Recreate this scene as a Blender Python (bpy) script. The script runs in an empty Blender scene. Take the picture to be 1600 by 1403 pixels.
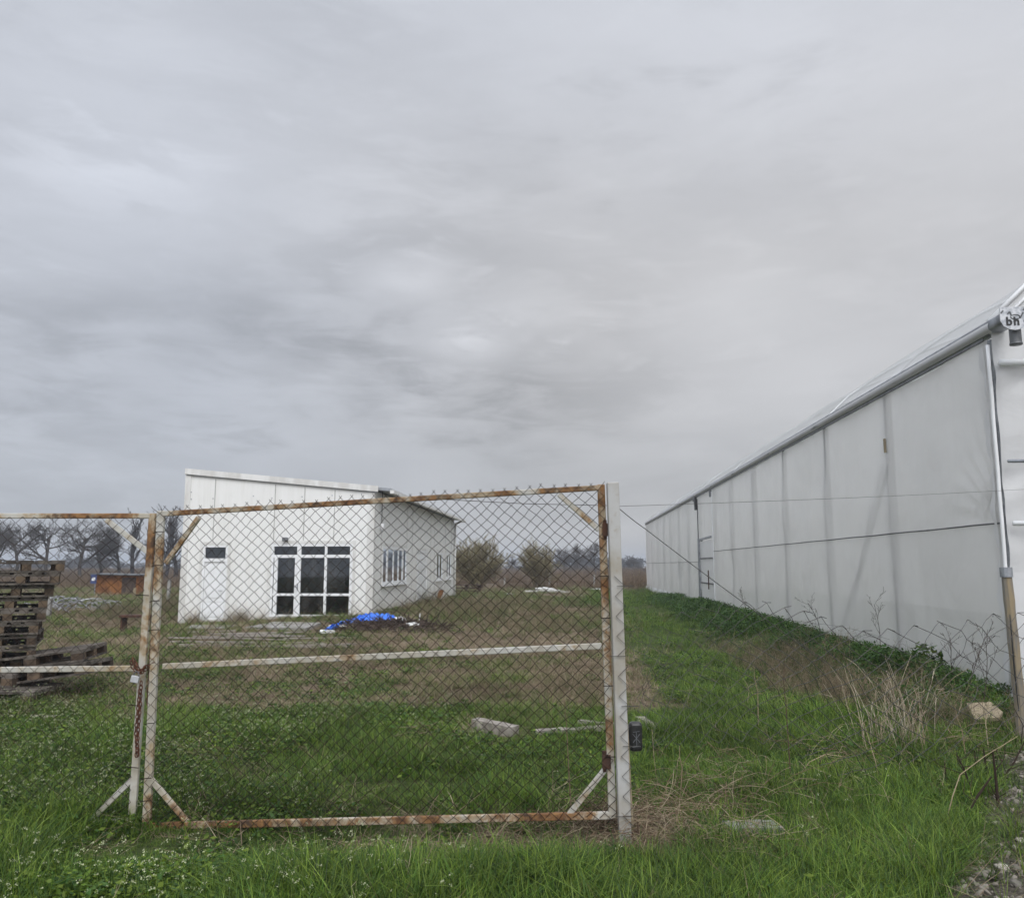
import bpy, math, random
import numpy as np
from mathutils import Vector, Matrix

random.seed(7)
RNG = np.random.default_rng(11)
SC = bpy.context.scene
COL = SC.collection
PI = math.pi

# ------------------------------------------------------------------ camera
FPX, PITCH, CAMZ = 1300.0, math.atan(181.5/1300.0), 1.6
cd = bpy.data.cameras.new('camera'); cam = bpy.data.objects.new('camera', cd); COL.objects.link(cam)
cam.location = (0, 0, CAMZ); cam.rotation_euler = (PI/2 + PITCH, 0, 0)
cd.sensor_width = 36; cd.lens = 36*FPX/1600; cd.clip_start = 0.05; cd.clip_end = 6000
SC.camera = cam

# ------------------------------------------------------------------ world
SUN_EL, SUN_AZ = math.radians(50), math.radians(168)      # azimuth clockwise from +Y
W = bpy.data.worlds.new('World'); SC.world = W; W.use_nodes = True
def build_world():
    nt = W.node_tree; N = nt.nodes; L = nt.links; N.clear()
    out = N.new('ShaderNodeOutputWorld'); bg = N.new('ShaderNodeBackground'); bg.inputs['Strength'].default_value = 0.1
    L.new(bg.outputs[0], out.inputs['Surface'])
    sky = N.new('ShaderNodeTexSky'); sky.sky_type = 'NISHITA'; sky.sun_disc = False
    sky.sun_elevation = SUN_EL; sky.sun_rotation = SUN_AZ
    tc = N.new('ShaderNodeTexCoord'); nrm = N.new('ShaderNodeVectorMath'); nrm.operation = 'NORMALIZE'
    L.new(tc.outputs['Generated'], nrm.inputs[0]); D = nrm.outputs[0]
    sep = N.new('ShaderNodeSeparateXYZ'); L.new(D, sep.inputs[0])
    def M(op, a, b=None, c=None, clamp=False):
        n = N.new('ShaderNodeMath'); n.operation = op; n.use_clamp = clamp
        for k, v in enumerate((a, b, c)):
            if v is None: continue
            if isinstance(v, (int, float)): n.inputs[k].default_value = v
            else: L.new(v, n.inputs[k])
        return n.outputs[0]
    def mr(v, a, b, c, d, smooth=True):
        n = N.new('ShaderNodeMapRange'); n.interpolation_type = 'SMOOTHSTEP' if smooth else 'LINEAR'
        L.new(v, n.inputs[0])
        for k, q in enumerate((a, b, c, d)): n.inputs[k+1].default_value = q
        return n.outputs[0]
    zz = M('ADD', M('MAXIMUM', sep.outputs[2], 0.0), 0.30)
    cmb = N.new('ShaderNodeCombineXYZ')
    L.new(M('DIVIDE', sep.outputs[0], zz), cmb.inputs[0]); L.new(M('DIVIDE', sep.outputs[1], zz), cmb.inputs[1])
    def noise(scale, detail, rough, off, dist=0.0, sx=1.0, sy=1.0):
        mp = N.new('ShaderNodeMapping'); mp.inputs['Location'].default_value = off; mp.inputs['Scale'].default_value = (sx, sy, 1)
        L.new(cmb.outputs[0], mp.inputs[0])
        n = N.new('ShaderNodeTexNoise'); n.inputs['Scale'].default_value = scale; n.inputs['Detail'].default_value = detail
        n.inputs['Roughness'].default_value = rough; n.inputs['Distortion'].default_value = dist
        L.new(mp.outputs[0], n.inputs[0]); return n.outputs[0]
    n1 = noise(1.1, 5, 0.5, (3.1, 7.7, 0.37), 0.0, .8, 1.2)
    mp2 = N.new('ShaderNodeMapping'); mp2.inputs['Scale'].default_value = (4.2, 4.2, 13); mp2.inputs['Location'].default_value = (2.3, 1.1, .7); L.new(D, mp2.inputs[0])
    nn = N.new('ShaderNodeTexNoise'); nn.inputs['Scale'].default_value = 1.0; nn.inputs['Detail'].default_value = 8; nn.inputs['Roughness'].default_value = .56; nn.inputs['Distortion'].default_value = .35
    L.new(mp2.outputs[0], nn.inputs[0]); n2 = nn.outputs[0]
    mp3 = N.new('ShaderNodeMapping'); mp3.inputs['Scale'].default_value = (9, 9, 34); mp3.inputs['Location'].default_value = (5.3, 3.1, 1.7); mp3.inputs['Rotation'].default_value = (0, .09, 0); L.new(D, mp3.inputs[0])
    nq = N.new('ShaderNodeTexNoise'); nq.inputs['Detail'].default_value = 8; nq.inputs['Scale'].default_value = 1.0; nq.inputs['Roughness'].default_value = .6; nq.inputs['Distortion'].default_value = .5
    L.new(mp3.outputs[0], nq.inputs[0])
    v = M('ADD', M('MULTIPLY', mr(n1, .30, .70, -1, 1), .030), M('MULTIPLY', mr(n2, .28, .72, -1, 1), .040))
    v = M('ADD', v, M('MULTIPLY', M('MULTIPLY', mr(nq.outputs[0], .30, .72, -1, 1), .019), mr(n1, .35, .6, .3, 1)))
    # soft brighter gaps in the cloud deck, given as directions
    def blob(px, py, rad, amp, elong=1.0):
        x, y, z = px-800, FPX*math.cos(PITCH)-(701.5-py)*math.sin(PITCH), FPX*math.sin(PITCH)+(701.5-py)*math.cos(PITCH)
        d = Vector((x, y, z)).normalized()
        sb = N.new('ShaderNodeVectorMath'); sb.operation = 'SUBTRACT'; L.new(D, sb.inputs[0]); sb.inputs[1].default_value = d
        ml = N.new('ShaderNodeVectorMath'); ml.operation = 'MULTIPLY'; L.new(sb.outputs[0], ml.inputs[0]); ml.inputs[1].default_value = (1/elong, 1, 1)
        ln = N.new('ShaderNodeVectorMath'); ln.operation = 'LENGTH'; L.new(ml.outputs[0], ln.inputs[0])
        rr = M('ADD', ln.outputs['Value'], M('ADD', M('MULTIPLY', M('SUBTRACT', n2, .5), rad*2.0), M('MULTIPLY', M('SUBTRACT', nq.outputs[0], .5), rad*2.6)))
        return M('MULTIPLY', mr(rr, rad*.1, rad, 1, 0), amp)
    for b in ((730, 530, .042, .17, 2.2), (640, 438, .036, .10, 2.2), (835, 480, .042, .08, 2.2), (900, 552, .03, .06, 2.6), (1140, 480, .09, .06, 1.8), (110, 300, .13, .06, 2.4),
              (170, 265, .07, .05, 2.6), (1150, 90, .30, .05, 1.5), (330, 650, .10, .05, 2.5), (1290, 600, .10, .045, 2.4), (430, 130, .2, -.03, 2),
              (250, 470, .22, -.04, 2.0), (560, 575, .09, -.045, 2.8), (950, 420, .24, -.03, 1.6), (780, 600, .10, -.03, 2.8), (60, 740, .2, -.04, 1.5), (20, 500, .18, -.03, 1.6), (300, 290, .12, .05, 2.2), (120, 60, .2, .03, 1.5)):
        v = M('ADD', v, blob(*b))
    base = M('ADD', v, mr(sep.outputs[2], .05, .58, .525, .625))
    # unseen deck overhead and behind the camera is brightened to light the scene
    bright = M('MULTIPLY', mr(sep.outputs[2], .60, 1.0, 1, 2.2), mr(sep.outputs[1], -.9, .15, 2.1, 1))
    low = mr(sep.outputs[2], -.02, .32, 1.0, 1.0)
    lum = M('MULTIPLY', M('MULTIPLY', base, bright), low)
    # tint: cool on the left, faintly warm on the right
    tint = N.new('ShaderNodeMix'); tint.data_type = 'RGBA'
    L.new(M('ADD', M('MULTIPLY', mr(sep.outputs[0], -.45, .15, 0, 1), mr(sep.outputs[2], .62, .30, .25, 1)), M('MULTIPLY', M('SUBTRACT', n1, .5), .5), clamp=True), tint.inputs[0])
    tint.inputs[6].default_value = (0.955, 1.0, 1.10, 1); tint.inputs[7].default_value = (1.0, 1.0, 1.025, 1)
    sc = N.new('ShaderNodeVectorMath'); sc.operation = 'SCALE'; L.new(tint.outputs[2], sc.inputs[0])
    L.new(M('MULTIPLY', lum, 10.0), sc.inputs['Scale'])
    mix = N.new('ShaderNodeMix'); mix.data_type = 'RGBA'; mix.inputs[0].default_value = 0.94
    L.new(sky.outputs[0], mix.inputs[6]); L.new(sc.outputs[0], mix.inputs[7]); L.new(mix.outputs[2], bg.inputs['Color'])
build_world()
sd = bpy.data.lights.new('sun', 'SUN'); sd.energy = 1.4; sd.angle = math.radians(35); sd.color = (1, .975, .94)
sun = bpy.data.objects.new('sun', sd); COL.objects.link(sun)
sdir = Vector((math.cos(SUN_EL)*math.sin(SUN_AZ), math.cos(SUN_EL)*math.cos(SUN_AZ), math.sin(SUN_EL)))
sun.rotation_euler = (-sdir).to_track_quat('-Z', 'Y').to_euler(); sun.location = sdir*50
SC.view_settings.view_transform = 'Standard'; SC.view_settings.look = 'None'
SC.view_settings.exposure = 0; SC.view_settings.gamma = 1; SC.view_settings.use_curve_mapping = False
SC.cycles.max_bounces = 6; SC.cycles.diffuse_bounces = 3; SC.cycles.transparent_max_bounces = 12
SC.cycles.glossy_bounces = 2; SC.cycles.transmission_bounces = 4; SC.cycles.volume_bounces = 0

# ------------------------------------------------------------------ picture point -> place helpers
def ray(px, py):
    u, v = px-800, 701.5-py
    return Vector((u, FPX*math.cos(PITCH)-v*math.sin(PITCH), FPX*math.sin(PITCH)+v*math.cos(PITCH)))
def at(px, py, Y):
    r = ray(px, py); return Vector((0, 0, CAMZ)) + r*(Y/r.y)
def gnd(px, py, z=0.0):
    r = ray(px, py); return Vector((0, 0, CAMZ)) + r*((z-CAMZ)/r.z)
def onplane(px, py, P, n):
    r = ray(px, py); o = Vector((0, 0, CAMZ)); return o + r*((Vector(P)-o).dot(n)/r.dot(n))

# ------------------------------------------------------------------ noise and terrain
_perm = np.random.default_rng(5).random((256, 256))
def vnoise(x, y):
    x = np.asarray(x, float); y = np.asarray(y, float)
    xi = np.floor(x).astype(int); yi = np.floor(y).astype(int); fx = x-xi; fy = y-yi
    fx = fx*fx*(3-2*fx); fy = fy*fy*(3-2*fy)
    a = _perm[xi & 255, yi & 255]; b = _perm[(xi+1) & 255, yi & 255]; c = _perm[xi & 255, (yi+1) & 255]; d = _perm[(xi+1) & 255, (yi+1) & 255]
    return (a*(1-fx)+b*fx)*(1-fy)+(c*(1-fx)+d*fx)*fy
def fbm(x, y, o=4):
    s = 0; a = .5; t = 0
    for k in range(o):
        s = s+a*vnoise(x*2**k+17.3*k, y*2**k+9.1*k); t += a; a *= .55
    return s/t
def sst(a, b, v):
    t = np.clip((v-a)/(b-a), 0, 1); return t*t*(3-2*t)
WK = 0.0716                 # the greenhouse and house run along (WK, 1)
GX0 = 4.955                 # greenhouse wall line: X = GX0 + WK*Y
def height(x, y):
    x = np.asarray(x, float); y = np.asarray(y, float)
    w = x-WK*y
    z = (fbm(x*.35, y*.35, 3)-.5)*.10*sst(400, 60, y) + (fbm(x*2.1, y*2.1, 2)-.5)*.05*sst(60, 20, y)
    z = z+.17*np.exp(-((x+4)**2/36+(y-27)**2/90)) - .20*np.exp(-((x+10)**2/12+(y-24)**2/16))
    z = z+.24*np.exp(-((w-4.25)/.55)**2)*sst(8.5, 10.5, y)*sst(34, 26, y)
    z = z*sst(0, 1, np.abs(y-24.9)*0+1)
    gb = sst(-.2, .5, x-gravel_edge(y)); z = z+gb*.05
    z = z-.10*np.exp(-((w-3.0)/.5)**2)*sst(9, 12, y)*sst(40, 25, y)
    z = z-.06*np.exp(-((y-5.3)/.45)**2)*sst(-3.0, -2.5, x)*sst(.9, .4, x)
    return z
def gravel_edge(y): return 2.12+(np.asarray(y, float)-4.3)*.66+(vnoise(np.asarray(y, float)*1.7, 3.3)-.5)*.4
def hz(x, y): return float(height(x, y))
def dryness(x, y):
    x = np.asarray(x, float); y = np.asarray(y, float); w = x-WK*y
    n = fbm(x*.45+4, y*.45+2, 4)-.5; n2 = fbm(x*1.6, y*1.6, 3)-.5
    d = .12+.26*sst(.50, .66, fbm(x*.9+40, y*.9+3, 3))+.0*x
    d = np.maximum(d, .78*sst(8.2, 10.0, y+n*3)*sst(-6.5, -4.5, w+n)*sst(1.9, .9, w+n*2)*sst(26, 17, y))
    d = np.maximum(d, .62*sst(8.6, 10.0, y+n*3)*sst(1.9, .9, w+n*2))
    d = np.maximum(d, .52*sst(22, 26, y)*sst(2.2, .6, w))
    d = d-.55*sst(27, 31, y)*sst(48, 40, y)*sst(-6, -3, w)*sst(2.0, .5, w)*sst(.48, .6, fbm(x*.25, y*.12, 3)+.05)
    d = np.maximum(d, .9*sst(50, 60, y+n*10))
    d = np.maximum(d, .36*np.exp(-((w-3.35-.5*n)/.5)**2)*sst(8.2, 9.5, y)*sst(17, 13, y))
    d = np.maximum(d, .7*sst(6.2, 5.4, y)*np.exp(-((x-.85)/.8)**2)*sst(4.5, 5.0, y))
    d = np.clip(d+n*1.1+n2*.7, 0, 1)
    k = sst(.9, 1.5, w+n)*sst(7.5, 8.5, y)*sst(52, 46, y)*(1-np.exp(-((w-3.35)/.5)**2)*sst(17, 13, y))
    return d*(1-.75*k)

# ------------------------------------------------------------------ object helpers
def tag(o, label=None, cat=None, group=None, kind=None):
    if label: o['label'] = label
    if cat: o['category'] = cat
    if group: o['group'] = group
    if kind: o['kind'] = kind
    return o
def empty(name, loc, label, cat, group=None, rz=0):
    o = bpy.data.objects.new(name, None); COL.objects.link(o); o.location = loc; o.rotation_euler = (0, 0, rz)
    o.empty_display_size = .2
    return tag(o, label, cat, group)
def wloc(o):
    v = Vector((0, 0, 0))
    while o is not None: v = v+o.location; o = o.parent
    return v
class MB:
    def __init__(s): s.v = []; s.f = []; s.c = []
    def add(s, vs, fs, col=None):
        b = len(s.v); s.v += [tuple(p) for p in vs]; s.f += [tuple(i+b for i in f) for f in fs]
        if col is not None: s.c += [col]*len(vs)
        return s
    def box(s, x0, x1, y0, y1, z0, z1, M_=None):
        vs = [Vector(p) for p in ((x0, y0, z0), (x1, y0, z0), (x1, y1, z0), (x0, y1, z0), (x0, y0, z1), (x1, y0, z1), (x1, y1, z1), (x0, y1, z1))]
        if M_ is not None: vs = [M_@p for p in vs]
        return s.add(vs, [(0, 3, 2, 1), (4, 5, 6, 7), (0, 1, 5, 4), (1, 2, 6, 5), (2, 3, 7, 6), (3, 0, 4, 7)])
    def bar(s, a, b, w, h, up=(0, 0, 1)):
        """a box from a to b, w across, h along 'up'"""
        a = Vector(a); b = Vector(b); d = (b-a).normalized(); up = Vector(up); up = (up-d*up.dot(d))
        if up.length < 1e-5: up = Vector((0, 1, 0))-d*d.y
        up.normalize(); sd_ = d.cross(up)
        vs = []
        for p in (a, b):
            for (i, j) in ((-1, -1), (1, -1), (1, 1), (-1, 1)): vs.append(p+sd_*(i*w/2)+up*(j*h/2))
        return s.add(vs, [(3, 2, 1, 0), (4, 5, 6, 7), (0, 1, 5, 4), (1, 2, 6, 5), (2, 3, 7, 6), (3, 0, 4, 7)])
    def tube(s, pts, r, n=6, caps=True):
        pts = [Vector(p) for p in pts]; rs = r if isinstance(r, (list, tuple)) else [r]*len(pts)
        vs = []; fs = []; prev = None
        for i, p in enumerate(pts):
            d = (pts[min(i+1, len(pts)-1)]-pts[max(i-1, 0)]).normalized()
            if prev is None: u = d.orthogonal().normalized()
            else: u = (prev-d*prev.dot(d)); u = u.normalized() if u.length > 1e-6 else d.orthogonal().normalized()
            prev = u; w = d.cross(u)
            for k in range(n):
                a = 2*PI*k/n; vs.append(p+(u*math.cos(a)+w*math.sin(a))*rs[i])
        for i in range(len(pts)-1):
            for k in range(n): fs.append((i*n+k, i*n+(k+1) % n, (i+1)*n+(k+1) % n, (i+1)*n+k))
        if caps: fs.append(tuple(range(n-1, -1, -1))); fs.append(tuple((len(pts)-1)*n+k for k in range(n)))
        return s.add(vs, fs)
    def build(s, name, mat, parent=None, bevel=0, smooth=False, off=None):
        me = bpy.data.meshes.new(name)
        o0 = wloc(parent) if off is None else Vector(off)
        me.from_pydata([(p[0]-o0.x, p[1]-o0.y, p[2]-o0.z) for p in s.v], [], s.f)
        if len(s.c) == len(s.v) and s.c:
            ca = me.color_attributes.new('Col', 'FLOAT_COLOR', 'POINT')
            ca.data.foreach_set('color', np.array([(c[0], c[1], c[2], 1) for c in s.c], dtype=np.float32).ravel())
        me.materials.append(mat); me.update()
        if smooth: me.shade_smooth()
        o = bpy.data.objects.new(name, me); COL.objects.link(o); o.parent = parent
        if bevel:
            m = o.modifiers.new('bevel', 'BEVEL'); m.width = bevel; m.segments = 2; m.limit_method = 'ANGLE'
        return o
def npmesh(name, V, F, mat, parent=None, cols=None, smooth=False, link=True, off=True):
    V = np.asarray(V, dtype=np.float32).reshape(-1, 3); F = np.asarray(F, dtype=np.int32); k = F.shape[1]
    if parent is not None and off: V = V-np.array(wloc(parent), dtype=np.float32)
    me = bpy.data.meshes.new(name)
    me.vertices.add(len(V)); me.vertices.foreach_set('co', V.ravel())
    me.loops.add(F.size); me.loops.foreach_set('vertex_index', F.ravel())
    me.polygons.add(len(F)); me.polygons.foreach_set('loop_start', np.arange(0, F.size, k, dtype=np.int32))
    me.update(calc_edges=True)
    if cols is not None:
        ca = me.color_attributes.new('Col', 'FLOAT_COLOR', 'POINT')
        c4 = np.ones((len(V), 4), dtype=np.float32); c4[:, :3] = cols; ca.data.foreach_set('color', c4.ravel())
    me.materials.append(mat)
    if smooth: me.shade_smooth()
    o = bpy.data.objects.new(name, me); o.parent = parent
    if link: COL.objects.link(o)
    return o
def segtubes(P0, P1, R0, R1, n=3):
    P0 = np.asarray(P0, float); P1 = np.asarray(P1, float); R0 = np.asarray(R0, float); R1 = np.asarray(R1, float)
    d = P1-P0; d /= np.maximum(np.linalg.norm(d, axis=1, keepdims=True), 1e-9)
    ref = np.where(np.abs(d[:, 2:3]) < .9, np.array([[0, 0, 1.]]), np.array([[1., 0, 0]]))
    u = np.cross(d, ref); u /= np.linalg.norm(u, axis=1, keepdims=True); w = np.cross(d, u)
    m = len(P0); V = np.zeros((m, 2*n, 3))
    for k in range(n):
        a = 2*PI*k/n; o = u*math.cos(a)+w*math.sin(a)
        V[:, k] = P0+o*R0[:, None]; V[:, n+k] = P1+o*R1[:, None]
    base = np.arange(m)[:, None]*2*n
    F = np.concatenate([base+np.array([[k, (k+1) % n, n+(k+1) % n, n+k]]) for k in range(n)], axis=0)
    return V.reshape(-1, 3), F

# ------------------------------------------------------------------ materials
def newmat(name):
    m = bpy.data.materials.new(name); m.use_nodes = True; nt = m.node_tree; nt.nodes.clear()
    out = nt.nodes.new('ShaderNodeOutputMaterial'); p = nt.nodes.new('ShaderNodeBsdfPrincipled'); nt.links.new(p.outputs[0], out.inputs[0])
    return m, nt, p, out
class NT:
    def __init__(s, nt): s.nt = nt; s.N = nt.nodes; s.L = nt.links
    def put(s, v, sock):
        if isinstance(v, (int, float)): sock.default_value = v
        elif isinstance(v, (tuple, list)): sock.default_value = tuple(v)+((1,) if len(v) == 3 and len(sock.default_value) == 4 else ())
        else: s.L.new(v, sock)
    def pos(s, scale=(1, 1, 1), obj=False):
        if obj: src = s.N.new('ShaderNodeTexCoord').outputs['Object']
        else: src = s.N.new('ShaderNodeNewGeometry').outputs['Position']
        if tuple(scale) == (1, 1, 1): return src
        m = s.N.new('ShaderNodeMapping'); m.inputs['Scale'].default_value = scale; s.L.new(src, m.inputs[0]); return m.outputs[0]
    def noise(s, vec, scale, detail=4, rough=.55, dist=0):
        n = s.N.new('ShaderNodeTexNoise'); s.L.new(vec, n.inputs[0]); n.inputs['Scale'].default_value = scale
        n.inputs['Detail'].default_value = detail; n.inputs['Roughness'].default_value = rough; n.inputs['Distortion'].default_value = dist
        return n.outputs[0]
    def mr(s, v, a, b, c=0., d=1.):
        n = s.N.new('ShaderNodeMapRange'); n.interpolation_type = 'SMOOTHSTEP'; s.L.new(v, n.inputs[0])
        for k, q in enumerate((a, b, c, d)): n.inputs[k+1].default_value = q
        return n.outputs[0]
    def mix(s, f, a, b, mode='MIX'):
        n = s.N.new('ShaderNodeMix'); n.data_type = 'RGBA'; n.blend_type = mode
        s.put(f, n.inputs[0]); s.put(a, n.inputs[6]); s.put(b, n.inputs[7]); return n.outputs[2]
    def math(s, op, a, b=0., clamp=False):
        n = s.N.new('ShaderNodeMath'); n.operation = op; n.use_clamp = clamp; s.put(a, n.inputs[0]); s.put(b, n.inputs[1]); return n.outputs[0]
    def bump(s, h, strength, dist, p):
        b = s.N.new('ShaderNodeBump'); b.inputs['Strength'].default_value = strength; b.inputs['Distance'].default_value = dist
        s.L.new(h, b.inputs['Height']); s.L.new(b.outputs[0], p.inputs['Normal'])
def simple(name, c1, c2=None, scale=8, rough=.6, metal=0, bump=0, stretch=(1, 1, 1), spec=.5, bscale=None, lo=.35, hi=.65, obj=False):
    m, nt, p, out = newmat(name); t = NT(nt); v = t.pos(stretch, obj); n = t.noise(v, scale, 6, .6)
    t.put(t.mix(t.mr(n, lo, hi), c1, c2 or c1), p.inputs['Base Color'])
    p.inputs['Roughness'].default_value = rough; p.inputs['Metallic'].default_value = metal; p.inputs['Specular IOR Level'].default_value = spec
    if bump: t.bump(t.noise(v, bscale or scale*3, 5), bump, .01, p)
    return m
def rusty(name, lo, hi, paint=(.56, .55, .51), obj=False, top=0):
    """chalky off-white paint with orange and dark brown rust"""
    m, nt, p, out = newmat(name); t = NT(nt); v = t.pos((1, 1, .8), obj)
    n = t.noise(v, 3.2, 8, .68, .4); n2 = t.noise(v, 34, 4, .6)
    if top:
        sp = t.N.new('ShaderNodeSeparateXYZ'); t.L.new(v, sp.inputs[0]); n = t.math('ADD', n, t.mr(sp.outputs[2], top-.05, top+.12, 0, .22))
    n3 = t.noise(v, 11, 5, .6, .5); n4 = t.noise(v, 5, 3)
    pc = t.mix(t.mr(n4, .35, .7), paint, tuple(c*.72 for c in (paint[0]*1.03, paint[1]*.95, paint[2]*.82)))
    pc = t.mix(t.math('MULTIPLY', t.mr(n2, .55, .75), .35), pc, (.30, .22, .14))
    rc = t.mix(t.mr(n3, .38, .62), (.18, .072, .025), (.045, .023, .016)); rc = t.mix(t.mr(n2, .4, .7), rc, (.29, .15, .055))
    halo = t.mr(n, lo-.07, hi-.02); pc = t.mix(t.math('MULTIPLY', halo, .7), pc, (.42, .30, .15))
    k = t.math('MULTIPLY', t.mr(t.math('ADD', n, t.math('MULTIPLY', t.math('SUBTRACT', n2, .5), .14)), lo-.02, hi+.03), .92)
    t.put(t.mix(k, pc, rc), p.inputs['Base Color']); t.put(t.math('ADD', t.math('MULTIPLY', k, .35), .5), p.inputs['Roughness'])
    p.inputs['Specular IOR Level'].default_value = .3
    t.bump(t.math('ADD', n2, k), .35, .003, p); return m
def vcol(name, transl=.3, var=.35, rough=.6, spec=.25):
    m, nt, p, out = newmat(name); t = NT(nt)
    a = t.N.new('ShaderNodeAttribute'); a.attribute_name = 'Col'
    g = t.pos(); n = t.noise(g, .8, 4, .6); n2 = t.noise(g, 7, 3, .6)
    f = t.math('ADD', t.math('MULTIPLY', t.mr(n, .3, .7), var), t.math('ADD', t.math('MULTIPLY', t.mr(n2, .3, .7), var*.7), 1-var*.85))
    sc = t.N.new('ShaderNodeVectorMath'); sc.operation = 'SCALE'; t.L.new(a.outputs[0], sc.inputs[0]); t.L.new(f, sc.inputs['Scale'])
    t.L.new(sc.outputs[0], p.inputs['Base Color']); p.inputs['Roughness'].default_value = rough; p.inputs['Specular IOR Level'].default_value = spec
    if transl:
        tr = t.N.new('ShaderNodeBsdfTranslucent'); t.L.new(sc.outputs[0], tr.inputs[0])
        mx = t.N.new('ShaderNodeMixShader'); mx.inputs[0].default_value = transl
        t.L.new(p.outputs[0], mx.inputs[1]); t.L.new(tr.outputs[0], mx.inputs[2]); t.L.new(mx.outputs[0], out.inputs[0])
    return m
MT = {}
MT['gate'] = rusty('gate_paint', .56, .63)
MT['gate_heavy'] = rusty('gate_paint_rusted', .455, .53)
MT['gate_mid'] = rusty('gate_paint_worn', .54, .60)
MT['gate_top'] = rusty('gate_paint_rusted_top', .56, .63, top=1.28)
MT['post'] = rusty('post_paint', .70, .76, (.47, .47, .46))
MT['wire'] = simple('rusty_wire', (.022, .017, .015), (.042, .026, .019), 14, .85, 0, spec=.2)
MT['wire2'] = simple('dark_wire', (.07, .07, .07), (.11, .10, .09), 14, .6, .4)
MT['chain'] = simple('rusty_chain', (.06, .025, .018), (.16, .06, .03), 60, .8, .1)
MT['lock'] = simple('padlock_steel', (.62, .62, .64), (.50, .50, .52), 30, .35, .3)
MT['black'] = simple('black_plastic', (.012, .012, .013), (.03, .03, .03), 60, .35)
MT['whitepvc'] = simple('white_pvc', (.86, .87, .88), (.80, .81, .81), 4, .35)
MT['oldwood'] = simple('weathered_wood', (.16, .125, .095), (.33, .28, .225), 7, .85, 0, .5, (1, 1, 3), .2)
MT['greywood'] = simple('grey_wood', (.20, .18, .155), (.36, .33, .29), 9, .85, 0, .4, (1, 1, 1), .2)
MT['blockwood'] = simple('pallet_block_wood', (.05, .037, .028), (.15, .108, .072), 5, .85, 0, .5, (1, 1, 1), .2)
MT['palewood'] = simple('pale_board', (.36, .30, .20), (.26, .215, .15), 5, .8, 0, .3, (1, 6, 1), .2)
MT['orangewood'] = simple('stained_wood', (.30, .125, .035), (.17, .07, .026), 2.5, .75, 0, .3, (1, 1, 1), .2)
MT['darkwood'] = simple('rotten_wood', (.05, .036, .03), (.10, .072, .055), 6, .9, 0, .4, (1, 1, 1), .2)
MT['palletwood'] = simple('pallet_wood', (.055, .047, .039), (.165, .145, .125), 6, .9, 0, .4, (1, 1, 1), .2)
MT['concrete'] = simple('concrete', (.34, .33, .31), (.22, .21, .195), 4, .9, 0, .4)
MT['steel'] = simple('galvanised_steel', (.40, .42, .45), (.24, .25, .27), 7, .42, .6)
MT['darksteel'] = simple('dark_steel', (.10, .105, .11), (.17, .175, .18), 7, .5, .4)
MT['scrap'] = simple('scrap_metal', (.42, .43, .44), (.25, .25, .26), 9, .5, .5)
MT['foam'] = simple('white_sheet', (.82, .82, .81), (.68, .68, .66), 3, .6)
MT['stone'] = simple('rubble_stone', (.34, .31, .27), (.16, .145, .125), 9, .9, 0, .7, (1, 1, 1), .3)
MT['rust'] = simple('rust', (.10, .045, .025), (.05, .028, .02), 8, .9)
MT['grass'] = vcol('grass_blades', .35, .5, .5, .3)
MT['dry'] = vcol('dry_stems', .1, .4, .9, .1)
MT['bark'] = vcol('bark', 0, .3, .9, .1)
def tarp_mat():
    m, nt, p, out = newmat('blue_tarpaulin'); t = NT(nt); n = t.noise(t.pos(), 6, 5)
    t.put(t.mix(t.mr(n, .35, .65), (.03, .16, .75), (.05, .23, .85)), p.inputs['Base Color']); p.inputs['Roughness'].default_value = .42
    t.bump(t.noise(t.pos(), 9, 5), .6, .05, p); return m
MT['tarp'] = tarp_mat()
def panel_mat():
    """coated sandwich panel: fine vertical ribs, faint grime low down and in streaks"""
    m, nt, p, out = newmat('white_wall_panel'); t = NT(nt)
    n = t.noise(t.pos((3, 3, .22)), 2.2, 6, .6); n2 = t.noise(t.pos(), 1.3, 4)
    sep = t.N.new('ShaderNodeSeparateXYZ'); t.L.new(t.pos(), sep.inputs[0])
    low = t.math('ADD', sep.outputs[2], t.math('MULTIPLY', t.math('SUBTRACT', n, .5), 1.2))
    c = t.mix(t.math('MULTIPLY', t.mr(n, .42, .72), .28), (.83, .83, .81), (.64, .63, .58))
    c = t.mix(t.math('MULTIPLY', t.mr(low, .65, .0), .45), c, (.42, .38, .30))
    c = t.mix(t.math('MULTIPLY', t.mr(n2, .5, .8), .12), c, (.55, .55, .50))
    t.put(c, p.inputs['Base Color']); p.inputs['Roughness'].default_value = .45
    u = t.math('SUBTRACT', sep.outputs[0], t.math('MULTIPLY', sep.outputs[1], -1.0))
    wv = t.math('SINE', t.math('MULTIPLY', u, 2*PI/.1)); t.bump(wv, .12, .004, p); return m
MT['panel'] = panel_mat()
MT['trimwhite'] = simple('white_trim', (.78, .78, .76), (.62, .61, .58), 3, .5, 0, 0, (1, 1, .3))
MT['roofmetal'] = simple('roof_sheet', (.33, .35, .38), (.42, .44, .46), 3, .45, .4)
MT['interior'] = simple('interior_wall', (.24, .24, .23), (.18, .18, .17), 2, .9)
MT['intfloor'] = simple('interior_floor', (.10, .095, .09), (.06, .06, .055), 2, .9)
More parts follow.
